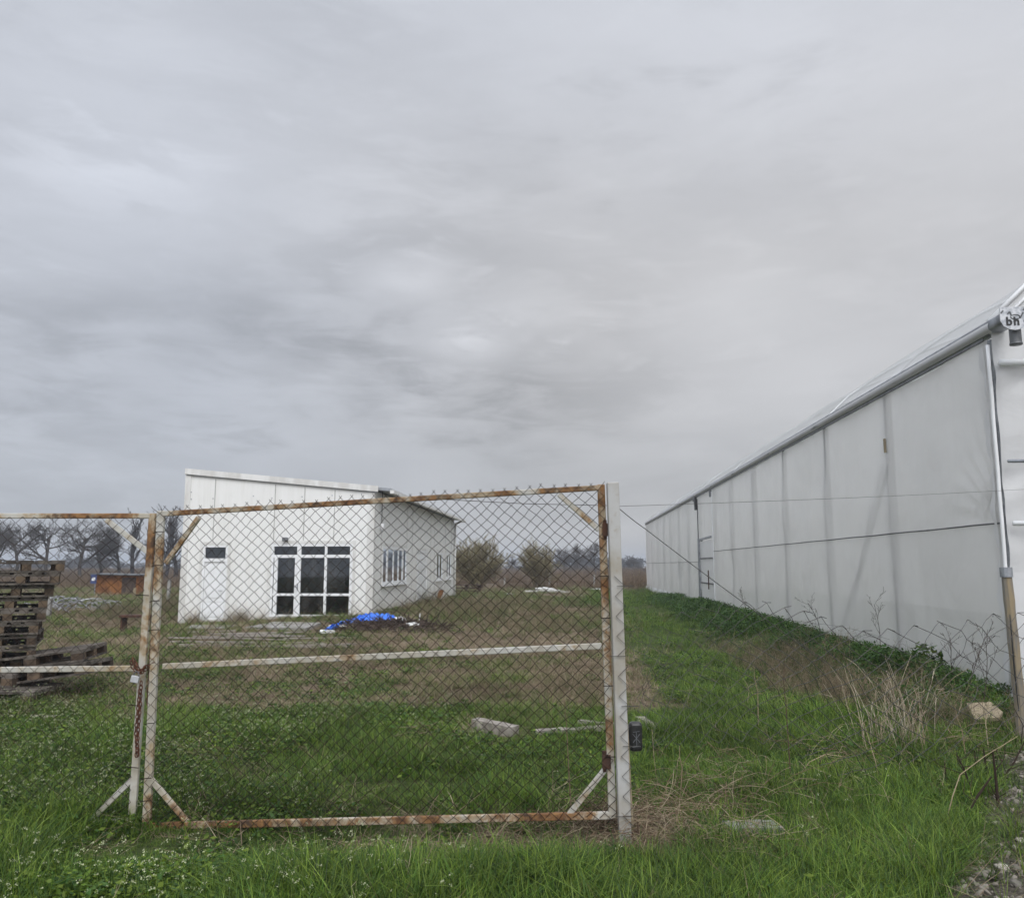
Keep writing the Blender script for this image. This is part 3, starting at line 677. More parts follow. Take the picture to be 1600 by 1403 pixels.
    m.build('roof_edge_rail', MT['whitepvc'], root, smooth=True)
    # vent motor bracket at the frame edge
    # end wall of film facing the gate
    nu, nz = 90, 60
    U, Z = np.meshgrid(np.linspace(.02, BW, nu), np.linspace(0, 1, nz))
    top = np.array([arch(u/BW)[1] for u in U[0]])[None, :]*np.ones_like(Z)
    ZZ = .0+Z*(top-.02)
    D = (fbm(U*1.2, ZZ*1.6, 3)-.5)*.10
    for z0 in (3.95, 2.75, 2.07): D = D+.03*np.sin(U*9+3*np.sin(ZZ*4))*np.exp(-((ZZ-z0+.18)/.16)**2)
    B = GP(GY0-.04, 0)
    V = np.stack([B.x+HR.x*U-HD.x*D, B.y+HR.y*U-HD.y*D, ZZ], -1).reshape(-1, 3); a = (np.arange(nz-1)[:, None]*nu+np.arange(nu-1)[None, :]).ravel()
    npmesh('end_film', V, np.stack([a, a+1, a+nu+1, a+nu], -1), MT['film_white'], root, smooth=True)
    for (z, r, mt_) in ((3.93, .045, 'whitepvc'), (2.78, .02, 'steel'), (2.07, .028, 'whitepvc')):
        m = MB(); m.tube([B-HD*.07+HR*.05+up*z, B-HD*.07+HR*BW+up*(z+.0)], r, 8); m.build('cross_rail', MT[mt_], root, smooth=True)
    for u in (2.2, 4.5, 6.8):
        m = MB(); m.bar(B+HD*.1+HR*u, B+HD*.1+HR*u+up*(arch(u/BW)[1]-.05), .08, .06, HD); m.build('upright', MT['darksteel'], root)
    # far and right walls and soil inside
    for (nm, P0, U_, Ln) in (('rear_film', GP(GY1, 0), HR, BW), ('right_film', GP(GY0, 0)+HR*BW, HD, GY1-GY0)):
        m = MB(); q = P0; m.add([q, q+U_*Ln, q+U_*Ln+up*GZ, q+up*GZ], [(0, 1, 2, 3)]); m.build(nm, MT['film'], root)
    # door bay
    dm = MB()
    dm.bar(GP(DY1-.05, -.05, .03), GP(DY1-.05, 2.62, .03), .16, .05, (1, 0, 0)); dm.bar(GP(DY1-.40, -.05, .06), GP(DY1-.40, 2.6, .06), .10, .05, (1, 0, 0))
    dm.bar(GP(DY0+.35, 2.6, .04), GP(DY1, 2.56, .04), .05, .07); dfr = dm.build('door_frame', MT['steel'], root)
    dl = MB(); dl.bar(GP((DY0+DY1)/2-.0, 1.26, .03), GP((DY0+DY1)/2, 1.28, .03), .02, .02)
    door = MB(); q0, q1 = GP(DY0+.1, 0, .02), GP(DY1-.5, 0, .02)
    door.add([q0, q1, q1+up*2.5, q0+up*2.5], [(0, 1, 2, 3)]); d_ = door.build('door', MT['film_white'], root)
    m = MB()
    for z in (.95, 1.85): m.bar(GP(DY0+.1, z, .05), GP(DY1-.4, z, .05), .02, .05)
    m.build('door_rail', MT['darksteel'], d_)
    m = MB(); m.bar(GP(DY0+1.0, .75, .07), GP(DY0+1.0, 1.42, .07), .05, .03, (1, 0, 0)); m.build('handle', MT['rust'], d_)
    for y in (DY0, DY1):
        m = MB(); m.bar(GP(y, 0, .03), GP(y, GZ-.1, .03), .04, .03, (1, 0, 0)); m.build('door_post', MT['whitepvc' if y == DY0 else 'darksteel'], root)
    # black clips / bracket at the eave over the door
    m = MB(); m.bar(GP(DY1, 3.75, .08), GP(DY1+.1, 4.25, .10), .16, .10, (1, 0, 0)); m.bar(GP(DY1+.6, 4.15, .10), GP(DY1+.1, 4.3, .10), .05, .06); m.build('bracket', MT['black'], root)
    m = MB(); m.bar(GP(DY0+.2, 4.0, .04), GP(DY0+.2, 4.22, .04), .25, .04, (1, 0, 0)); m.build('bracket', MT['darksteel'], root)
    # rumpled skirt at the foot of the wall
    V = []; F = []; n = 220; m_ = 7
    for k in range(n):
        y = GY0+.1+(GY1-GY0-.2)*k/(n-1)
        for j in range(m_):
            q = j/(m_-1); amp = .10 if y > DY1 else .05
            o = .02+amp*q*(1+.8*math.sin(k*1.3+j)+.5*math.sin(k*.47))+.02*math.sin(k*2.9+j*2)
            V.append(GP(y, (.26 if y > DY1 else .12)*(1-q)+.01+.03*math.sin(k*1.9+j)*(q > 0), max(.02, o)))
    for k in range(n-1):
        for j in range(m_-1): a = k*m_+j; F.append((a, a+1, a+m_+1, a+m_))
    npmesh('film_skirt', V, F, MT['film_white'], root, smooth=True)
    # crumpled bag of film at the near corner
    m = MB(); V = []; F = []
    for k in range(12):
        for j in range(14):
            a = 2*PI*j/14; z = .02+.62*k/11; r = (.11+.03*math.sin(j*2.1+k*.6))*(1-.35*(k/11))
            V.append(GP(GY0-.25, z, .06)+Vector((r*math.cos(a), r*math.sin(a), 0)))
    for k in range(11):
        for j in range(14): F.append((k*14+j, k*14+(j+1) % 14, (k+1)*14+(j+1) % 14, (k+1)*14+j))
    npmesh('loose_film_end', V, F, MT['film_white'], root, smooth=True)
greenhouse()

# ------------------------------------------------------------------ gate
GA, GB = 5.50, 5.22         # distance of the right leaf's two ends
def leaf_point(px, py):
    A = at(236, 1040, GA); B = at(950, 1010, GB); d = (B-A); d.z = 0; n = Vector((-d.y, d.x, 0)).normalized()
    return onplane(px, py, A, n)
def left_point(px, py): return at(px, py, 5.56)
def chainlink(name, TL, TR, BR, BL, cw, ch, rad, parent, mat, off=-.03, seed=1, jit=.005, spike=.012):
    TL, TR, BR, BL = (np.array(v) for v in (TL, TR, BR, BL)); rg = np.random.default_rng(seed)
    w = (np.linalg.norm(TR-TL)+np.linalg.norm(BR-BL))/2; h = (np.linalg.norm(TL-BL)+np.linalg.norm(TR-BR))/2
    nx = int(round(w/(cw/2))); nz = int(round(h/(ch/2)))
    J = (rg.random((nx+2, nz+2, 3))-.5)*2*jit
    def P(i, j):        # i across, j down
        u, v = i/nx, j/nz
        p = (TL*(1-u)+TR*u)*(1-v)+(BL*(1-u)+BR*u)*v
        bow = .018*math.sin(u*9)*math.sin(v*7)
        return p+J[i, j]+np.array([.010*math.sin(v*9+u*5), off+bow, .014*math.sin(u*11+1)*v+.006*math.sin(u*31)])
    P0 = []; P1 = []
    for i in range(nx):
        for j in range(nz):
            a, b = (P(i, j), P(i+1, j+1)) if (i+j) % 2 == 0 else (P(i+1, j), P(i, j+1))
            dy = .004 if (i+j) % 2 == 0 else -.004
            P0.append(a+np.array([0, dy, 0])); P1.append(b+np.array([0, -dy, 0]))
            if j == 0:
                q = a; P0.append(q); P1.append(q+np.array([.008*(1 if i % 2 else -1), -.004, spike]))
    P0 = np.array(P0); P1 = np.array(P1); r = np.full(len(P0), rad)
    V, F = segtubes(P0, P1, r, r, 4)
    return npmesh(name, V, F, mat, parent, smooth=True)
def pipe(root, name, pts, mat, w=.042, t=.032, pt=leaf_point, dz=0):
    m = MB(); a, b = pt(*pts[0]), pt(*pts[1]); d = (b-a).normalized()
    m.bar(a, b, t, w, Vector((0, 1, 0)).cross(d)); return m.build(name, mat, root, bevel=.005)
def gate():
    r = empty('gate_leaf', leaf_point(590, 1283), 'wide right gate leaf of rusty white tube and chain link hung on the square post', 'gate', 'gate leaves')
    pipe(r, 'top_rail', ((252, 803), (938, 762)), MT['gate_heavy'], .034)
    pipe(r, 'bottom_rail', ((232, 1290), (957, 1273)), MT['gate_heavy'], .042)
    pipe(r, 'middle_rail', ((255, 1041), (940, 1009)), MT['gate'], .036)
    pipe(r, 'stile', ((252, 798), (229, 1294)), MT['gate_mid'], .050)
    pipe(r, 'stile', ((939, 757), (957, 1278)), MT['gate_heavy'], .046)
    for a, b in (((259, 880), (311, 808)), ((873, 772), (936, 828)), ((235, 1216), (293, 1284)), ((949, 1197), (889, 1272))):
        pipe(r, 'corner_brace', (a, b), MT['gate'], .032, .028)
    chainlink('wire_mesh', leaf_point(243, 796), leaf_point(944, 756), leaf_point(962, 1283), leaf_point(222, 1297), .0775, .072, .0017, r, MT['wire'], -.028, 3)
    m = MB()
    for y in (833, 885, 940, 985, 1130, 1215, 1250):   # ties
        x = 252-(y-800)*.047; a = leaf_point(x-8, y); b = leaf_point(x+8, y-2); m = MB(); m.tube([a+Vector((0, -.035, 0)), (a+b)/2+Vector((0, -.04, .004)), b+Vector((0, -.035, 0))], .003, 5); m.build('tie_wire', MT['wire'], r)
    for y in (900, 965, 1070, 1180): 
        a = leaf_point(938+(y-757)*.035, y); m = MB(); m.tube([a+Vector((-.03, -.035, 0)), a+Vector((.03, -.035, 0))], .003, 5); m.build('tie_wire', MT['wire'], r)
    l = empty('gate_leaf', left_point(100, 1270), 'left gate leaf running out of the picture in front of the pallets', 'gate', 'gate leaves')
    pipe(l, 'top_rail', ((-560, 806), (236, 806)), MT['gate_heavy'], .034, .032, left_point)
    pipe(l, 'middle_rail', ((-560, 1052), (214, 1044)), MT['gate'], .036, .032, left_point)
    pipe(l, 'bottom_rail', ((-560, 1292), (206, 1283)), MT['gate_mid'], .036, .032, left_point)
    pipe(l, 'stile', ((239, 802), (207, 1272)), MT['gate_top'], .046, .03, left_point)
    pipe(l, 'stile', ((-566, 802), (-600, 1290)), MT['gate_mid'], .046, .03, left_point)
    for a, b in (((166, 812), (236, 866)), ((208, 1216), (144, 1279))):
        pipe(l, 'corner_brace', (a, b), MT['gate'], .034, .028, left_point)
    chainlink('wire_mesh', left_point(-566, 808), left_point(232, 808), left_point(204, 1285), left_point(-590, 1292), .084, .074, .0016, l, MT['wire'], -.026, 8, spike=.0)
    m = MB()
    for y in (929, 1100, 1196):
        x = 232-(y-808)*.06; a = left_point(x-9, y); b = left_point(x+12, y+1); m = MB(); m.tube([a+Vector((0, -.03, 0)), b+Vector((0, -.04, 0))], .003, 5); m.build('tie_wire', MT['wire'], l)
    # square post
    b0 = gnd(978, 1312, 0); p = empty('gate_post', (b0.x, b0.y, 0), 'square white-painted steel post with rust runs that carries the right gate leaf', 'post')
    top = at(957, 754, b0.y); m = MB(); m.bar(Vector((b0.x, b0.y, -.3)), top, .072, .072, (0, 1, 0)); m.build('shaft', MT['post'], p, bevel=.006)
    m = MB(); m.tube([at(978, 1105, b0.y-.02), at(988, 1290, b0.y-.02)], .007, 6); m.build('side_wire', MT['palewood'], p)
    for (y0, y1) in ((816, 838), (1180, 1205)):
        m = MB(); a = at(949, (y0+y1)/2, b0.y-.01); m.bar(a+Vector((.0, .05, -.04)), a+Vector((.0, .05, .04)), .05, .03, (0, 1, 0)); m.tube([a+Vector((-.01, .06, -.06)), a+Vector((-.01, .06, .06))], .014, 8)
        m.build('hinge', MT['rust'], p)
    m = MB(); pts = []
    for k in range(26):
        y = 900+k*15.5; cx = 960+(y-755)*.0385; pts.append(at(cx+(9 if k % 2 else -7), y, b0.y)+Vector((0, -.045, 0)))
    m.tube(pts[:9], .0022, 4); m.tube(pts[9:], .0022, 4)
    for k in (1, 8, 13, 17, 24): q = pts[k]; m.tube([q+Vector((-.05, 0, 0)), q+Vector((.05, 0, .002))], .0022, 4)
    m.build('wound_wire', MT['wire2'], p)
    # offscreen hinge post of the left leaf
    q = left_point(-610, 1290); pp = empty('gate_post', (q.x, 5.56, 0), 'square post of the left gate leaf beyond the left edge', 'post')
    m = MB(); m.bar((q.x-.02, 5.56, -.3), (q.x-.02, 5.56, 2.1), .072, .072, (0, 1, 0)); m.build('shaft', MT['post'], pp)
    # black box on the post
    a = at(993, 1150, 5.2); bx = empty('black_box', a, 'small rounded black plastic box fixed to the right side of the square post', 'box')
    m = MB(); m.bar(a+Vector((0, 0, -.085)), a+Vector((0, 0, .085)), .078, .06, (0, 1, 0)); m.build('case', MT['black'], bx, bevel=.018)
    m = MB()
    for (i, j, k, l_) in ((-.02, .03, .02, .035), (-.022, .02, .022, -.03), (-.02, -.03, .022, .02), (-.025, -.055, .025, -.052), (0, .03, .002, -.05)):
        m.tube([a+Vector((i, -.034, j)), a+Vector((k, -.034, l_))], .0012, 4)
    m.build('wire_cross', MT['steel'], bx)
    m = MB(); m.bar(a+Vector((-.055, .0, -.05)), a+Vector((-.055, .0, .07)), .03, .012, (0, 1, 0)); m.build('bracket', MT['steel'], bx)
gate()
def chain():
    o = empty('chain', left_point(224, 1040), 'rusty brown chain knotted round the meeting stiles of both gate leaves, one end hanging', 'chain')
    m = MB()
    def link(c, d, side, L_=.034, w=.020, r=.0036):
        d = Vector(d).normalized(); s = Vector(side); s = (s-d*s.dot(d)).normalized(); pts = []
        for k in range(13):
            a = 2*PI*k/12; pts.append(Vector(c)+d*(math.cos(a)*L_/2)+s*(math.sin(a)*w/2))
        m.tube(pts, r, 5, caps=False)
    def run(pts, step=.024):
        pts = [Vector(p) for p in pts]; k = 0
        for a, b in zip(pts[:-1], pts[1:]):
            n = max(1, int((b-a).length/step))
            for i in range(n):
                c = a+(b-a)*((i+.5)/n); d = b-a
                link(c, d, (1, .15, 0) if k % 2 else (0.25, 1, .2)); k += 1
    Pt = lambda x, y, dy=-.07: left_point(x, y)+Vector((0, dy, 0))
    run([Pt(228, 1062), Pt(226, 1100), Pt(223, 1140), Pt(221, 1178)])
    run([Pt(221, 1178, -.05), Pt(218, 1140, -.05), Pt(224, 1075, -.05)])
    run([Pt(212, 1030), Pt(216, 1042), Pt(222, 1048), Pt(232, 1041), Pt(244, 1035), Pt(251, 1034)])
    run([Pt(214, 1026, -.06), Pt(220, 1040, -.05), Pt(226, 1046), Pt(236, 1046), Pt(244, 1038), Pt(248, 1030)])
    run([Pt(218, 1028, -.085), Pt(222, 1038, -.085), Pt(228, 1050), Pt(236, 1038, -.085)])
    m.build('links', MT['chain'], o, smooth=True); m = MB()
    run([Pt(243, 992, -.045), Pt(241, 1010, -.045), Pt(240, 1035, -.045), Pt(238, 1065, -.045), Pt(236, 1100, -.045)])
    m.build('links', MT['chain'], o, smooth=True)
    q = Pt(221, 1058, -.09); l = empty('padlock', q, 'pale steel padlock hanging tilted from the rusty chain between the gate leaves', 'padlock')
    R_ = Matrix.Rotation(math.radians(12), 3, 'Y')
    m = MB(); m.bar(q+R_@Vector((-.026, 0, 0)), q+R_@Vector((.026, 0, 0)), .022, .042); m.build('body', MT['lock'], l, bevel=.003)
    m = MB(); m.tube([q+R_@Vector((.017*math.cos(a) if abs(math.cos(a)) < .99 else .017*round(math.cos(a)), 0, .022+.026*max(0, math.sin(a))))for a in np.linspace(0, PI, 9)], .0038, 6)
    m.build('shackle', MT['darksteel'], l, smooth=True)
chain()

# ------------------------------------------------------------------ broken fence on the right
FA = gnd(978, 1312, 0); FB = Vector((4.86, 7.95, 0))
_fd = (FB-FA); _fd.z = 0; FN = Vector((-_fd.y, _fd.x, 0)).normalized()
def fp(px, py): return onplane(px, py, FA, FN)
def fence():
    wp = empty('wooden_post', (FB.x, FB.y, 0), 'split weathered wooden fence post with grey cap band by the greenhouse corner', 'post')
    t0 = at(1572, 893, 7.9); b0 = at(1600, 1165, 7.9)
    m = MB(); n = 12
    V = []
    rr = random.Random(3); pts = []
    for k in range(n+1):
        s = k/n; pts.append(b0+(t0-b0)*s)
    m.tube(pts, [.050-.004*k/n+.003*math.sin(k*2) for k in range(n+1)], 9); m.build('shaft', simple('split_post_wood', (.31, .25, .16), (.21, .195, .17), 4.5, .85, 0, .6, (5, 5, .8), .2), wp)
    m = MB(); d = (t0-b0).normalized(); m.tube([t0-d*.05, t0+d*.04], .056, 12); m.build('cap', MT['steel'], wp)
    m = MB(); q = b0+(t0-b0)*.2+Vector((-.045, -.05, 0)); m.tube([q, q+(t0-b0)*.25, q+(t0-b0)*.55+Vector((.01, 0, 0))], [.004, .008, .003], 4); m.build('crack', MT['black'], wp)
    # sagging torn mesh
    root = empty('wire_fence', (FA.x+.05, FA.y, 0), 'sagging torn chain link fence with ragged top between square post and wooden post', 'fence')
    topx = [985, 1050, 1110, 1160, 1215, 1250, 1300, 1345, 1400, 1440, 1475, 1530, 1570, 1620, 1700, 1800]
    topy = [985, 962, 945, 938, 946, 952, 968, 985, 982, 975, 974, 965, 962, 940, 925, 930]
    rg = np.random.default_rng(4); segs0 = []; segs1 = []
    ncol = 46
    def col_x(i):       # cells widen to the right
        u = i/ncol; return 985+760*(u**1.25)
    def top(x): return float(np.interp(x, topx, topy))
    rows = 18
    J = (rg.random((ncol+2, rows+2, 2))-.5)
    def node(i, j):
        x = col_x(i); s = 1+.6*(x-985)/600; stretch = 17*s
        y = top(x)+j*stretch*.62
        tear = sst(1420, 1500, x)*sst(1600, 1530, x)
        x2 = x+J[i, j, 0]*(4+8*tear)+j*(1.5); y2 = y+J[i, j, 1]*(3.5+10*tear)
        return fp(x2, y2)+FN*float(.05*math.sin(j*.7+i*.3))
    for i in range(ncol):
        for j in range(rows):
            a, b = (node(i, j), node(i+1, j+1)) if (i+j) % 2 == 0 else (node(i+1, j), node(i, j+1))
            if a.z < -.02 and b.z < -.02: continue
            if col_x(i) < 1110 and j < 2 and rg.random() < .6: continue
            mid = (a+b)/2+Vector(((rg.random()-.5)*.015, 0, (rg.random()-.5)*.015))
            segs0 += [a, mid]; segs1 += [mid, b]
            if j == 0 and rg.random() < .7:
                a = a if a.z > b.z else b
                segs0.append(a); segs1.append(a+Vector(((rg.random()-.3)*.12, 0, (rg.random()-.7)*.05)))
    r = np.clip(.0013+.0016*np.array([(a.x-.7)/2.2 for a in segs0]), .0013, .0029); V, F = segtubes(np.array(segs0), np.array(segs1), r, r, 4)
    npmesh('wire_mesh', V, F, MT['wire2'], root, smooth=True)
    def wire(nm, label, pts, rad, mat, sag=0.0, n=14):
        m = MB(); P = []
        for (a, b) in zip(pts[:-1], pts[1:]):
            for k in range(n): s = k/n; P.append(a+(b-a)*s-Vector((0, 0, sag*4*s*(1-s))))
        P.append(pts[-1]); m.tube(P, rad, 5); o = m.build(nm, mat, None, off=pts[0]); o.location = pts[0]; tag(o, label, 'wire')
    wire('fence_wire', 'level wire stretched from the square post top to the right past the greenhouse eave', [fp(966, 791), Vector((5.3, 8.15, at(1650, 762, 8.15).z))], .0014, MT['wire2'], .012)
    wire('fence_wire', 'slack wire sloping down from the top of the square post to the torn fence mesh', [fp(968, 795), fp(1008, 826), fp(1168, 946), fp(1290, 1036)], .0027, MT['wire2'], .004)
    wire('fence_wire', 'thin wire running from the square post just under the right gate leaf top rail', [at(957, 790, 5.3), at(820, 787, 5.38), at(650, 778, 5.45)], .0022, MT['wire2'], .0)
    m = MB(); m.tube([fp(1180, 960)]+[fp(1180+k*30, 955+k*6+3*math.sin(k)) for k in range(1, 8)], .0012, 4)
    m.build('loose_strand', MT['wire2'], root)
fence()

# ------------------------------------------------------------------ pallets
def make_pallet(name='pallet'):
    root = empty(name, (0, 0, 0), 'x', 'pallet', 'weathered wooden pallets')
    L_, Wd = 1.2, .8
    m = MB(); rr = random.Random(2)
    for k in range(5):
        y = -Wd/2+.07+k*(Wd-.14)/4; w = .145 if k in (0, 2, 4) else .10
        m.box(-L_/2, L_/2, y-w/2, y+w/2, .122, .144)
    for x in (-L_/2+.07, 0, L_/2-.07): m.box(x-.07, x+.07, -Wd/2, Wd/2, .100, .1215)
    m.build('deck_boards', MT['palletwood'], root)
    m = MB()
    for y in (-Wd/2+.05, 0, Wd/2-.05): m.box(-L_/2, L_/2, y-.05, y+.05, 0, .022)
    for x in (-L_/2+.055, L_/2-.055):
        for (ya, yb) in ((-Wd/2+.101, -.051), (.051, Wd/2-.101)): m.box(x-.05, x+.05, ya, yb, .0, .021)
    m.build('base_boards', MT['palletwood'], root)
    for x in (-L_/2+.07, 0, L_/2-.07):
        for y in (-Wd/2+.05, 0, Wd/2-.05):
            m = MB(); m.box(x-.07, x+.07, y-.048, y+.048, .0225, .0995); m.build('block', MT['blockwood'], root)
    return root
def copy_tree(o, parent=None):
    c = o.copy(); COL.objects.link(c); c.parent = parent
    for ch in o.children:
        copy_tree(ch, c)
    return c
def pallets():
    proto = make_pallet(); first = True
    ord_ = ['topmost', 'second from the top', 'third from the top', 'fourth from the top', 'fifth from the top', 'sixth from the top', 'seventh from the top', 'eighth from the top']
    rr = random.Random(12); Yp = 10.4; z0 = hz(-6.4, Yp)
    z = z0+.02; lst = []
    right = {10: 93, 9: 91, 8: 80, 7: 72, 6: 70, 5: 66, 4: 64, 3: 60}
    for k in range(11):
        if k < 3: continue
        px = right[k]; xr = at(px, 950, 10.2).x; aa = math.radians(28)
        lst.append((xr-.4*math.cos(aa)-.6*math.sin(aa), 10.2-.4*math.sin(aa)+.6*math.cos(aa)+rr.uniform(-.03, .03), z0+.02+k*.146, PI/2+aa+math.radians(rr.uniform(-4, 4)), 0, 0, 'weathered pallet, '+ord_[10-k]+' of the tall stack at the left edge'))
    low = [(-6.5, Yp+.2, z0+.02, .05, 0, 0, 'grey pallet flat on the ground under the tall stack'),
           (-6.35, Yp-.05, z0+.166, -.08, 0, 0, 'grey pallet second from the ground under the tall stack'),
           (-6.5, Yp+.2, z0+.312, .06, 0, 0, 'grey pallet third from the ground, at the foot of the leaning ones'),
           (-5.62, Yp-.0, z0+.21, .08, -.03, -.13, 'lower pallet sticking out to the right beside the tall stack, tilted'),
           (-5.75, Yp+.1, z0+.37, .12, .02, -.12, 'upper pallet sticking out to the right beside the tall stack, tilted'),
           (-6.0, Yp-.45, z0+.02, .10, 0, .01, 'pallet lying in the grass in front of the fallen ones')]
    for (x, y, z, rz, rx, ry, lab) in lst+low:
        o = proto if first else copy_tree(proto)
        first = False
        o.location = (x, y, z); o.rotation_euler = (rx, ry, rz); o['label'] = lab
pallets()

# ------------------------------------------------------------------ trees and shrubs
def grow(segs, p, d, L_, r, lvl, rg, P):
    n = P.get('n', 3); q = p.copy(); dd = d.copy(); rr = r
    pts = [(q.copy(), rr)]
    for k in range(n):
        dd = (dd+Vector((rg.gauss(0, 1), rg.gauss(0, 1), rg.gauss(0, 1)))*P['wander']+Vector((0, 0, P['up']))).normalized()
        q2 = q+dd*(L_/n); r2 = max(P['rmin'], rr*(1-(.45/n)*1.1))
        segs.append((q.copy(), q2.copy(), rr, r2, lvl)); q = q2; rr = r2; pts.append((q.copy(), rr))
    if lvl >= P['levels']: return
    nk = P['kids'][min(lvl, len(P['kids'])-1)]
    for k in range(nk):
        s = (k+rg.random())/nk; s = P['from'][min(lvl, len(P['from'])-1)]+(1-P['from'][min(lvl, len(P['from'])-1)])*s
        i = min(len(pts)-2, int(s*(len(pts)-1))); f = s*(len(pts)-1)-i
        b = pts[i][0].lerp(pts[i+1][0], f)
        side = dd.orthogonal().normalized(); side.rotate(Matrix.Rotation(rg.random()*2*PI, 3, dd).to_quaternion())
        a = P['spread'][min(lvl, len(P['spread'])-1)]*rg.uniform(.6, 1.3)
        nd = (dd*math.cos(a)+side*math.sin(a)).normalized()
        grow(segs, b, nd, L_*P['ratio']*rg.uniform(.7, 1.15)*(1.15-.4*s), pts[i][1]*P['rr'], lvl+1, rg, P)
def segs_np(segs): return (np.array([s[0] for s in segs]), np.array([s[1] for s in segs]), np.array([s[2] for s in segs]), np.array([s[3] for s in segs]), np.array([s[4] for s in segs]))
TP = {
 'oak': dict(wander=.17, up=.07, rmin=.009, levels=5, kids=[7, 5, 5, 4, 2], spread=[.95, .85, .8, .8, .8], ratio=.66, rr=.62, **{'from': [.38, .25, .2, .2, .2]}),
 'poplar': dict(wander=.10, up=.12, rmin=.009, levels=4, kids=[14, 7, 5, 4], spread=[.45, .5, .6, .6], ratio=.40, rr=.42, n=4, **{'from': [.15, .2, .2, .2]}),
 'far': dict(wander=.20, up=.05, rmin=.035, levels=3, kids=[8, 6, 5], spread=[.9, .8, .8], ratio=.62, rr=.6, n=2, **{'from': [.2, .2, .2]}),
}
VAR = {}
def tree_variant(kind, seed, H_):
    key = (kind, seed)
    if key in VAR: return VAR[key]
    rg = random.Random(seed); segs = []
    grow(segs, Vector((0, 0, -.1)), Vector((rg.uniform(-.06, .06), rg.uniform(-.06, .06), 1)).normalized(), H_*(.42 if kind == 'oak' else (.9 if kind == 'poplar' else .45)), H_*.028, 0, rg, TP[kind])
    P0, P1, R0, R1, L_ = segs_np(segs); sc = H_/max(P1[:, 2]); P0 = P0*sc; P1 = P1*sc
    VAR[key] = (P0, P1, R0, R1, L_); return VAR[key]
bark_rg = np.random.default_rng(3)
def tree(x, y, kind, seed, H_, label, group, tint=(.075, .062, .052), name='bare_tree', wide=1.0):
    P0, P1, R0, R1, L_ = tree_variant(kind, seed, H_)
    root = empty(name, (x, y, hz(x, y)), label, 'tree', group)
    S = np.array([wide, wide, 1.0]); base = np.array(wloc(root))
    for nm, sel, n in (('trunk', L_ <= 1, 6), ('crown', L_ > 1, 3)):
        V, F = segtubes(P0[sel]*S+base, P1[sel]*S+base, R0[sel], R1[sel], n)
        k = bark_rg.uniform(.7, 1.3, sel.sum()).repeat(2*n)[:, None]
        npmesh(nm, V, F, MT['bark'], root, cols=np.array([tint])*k)
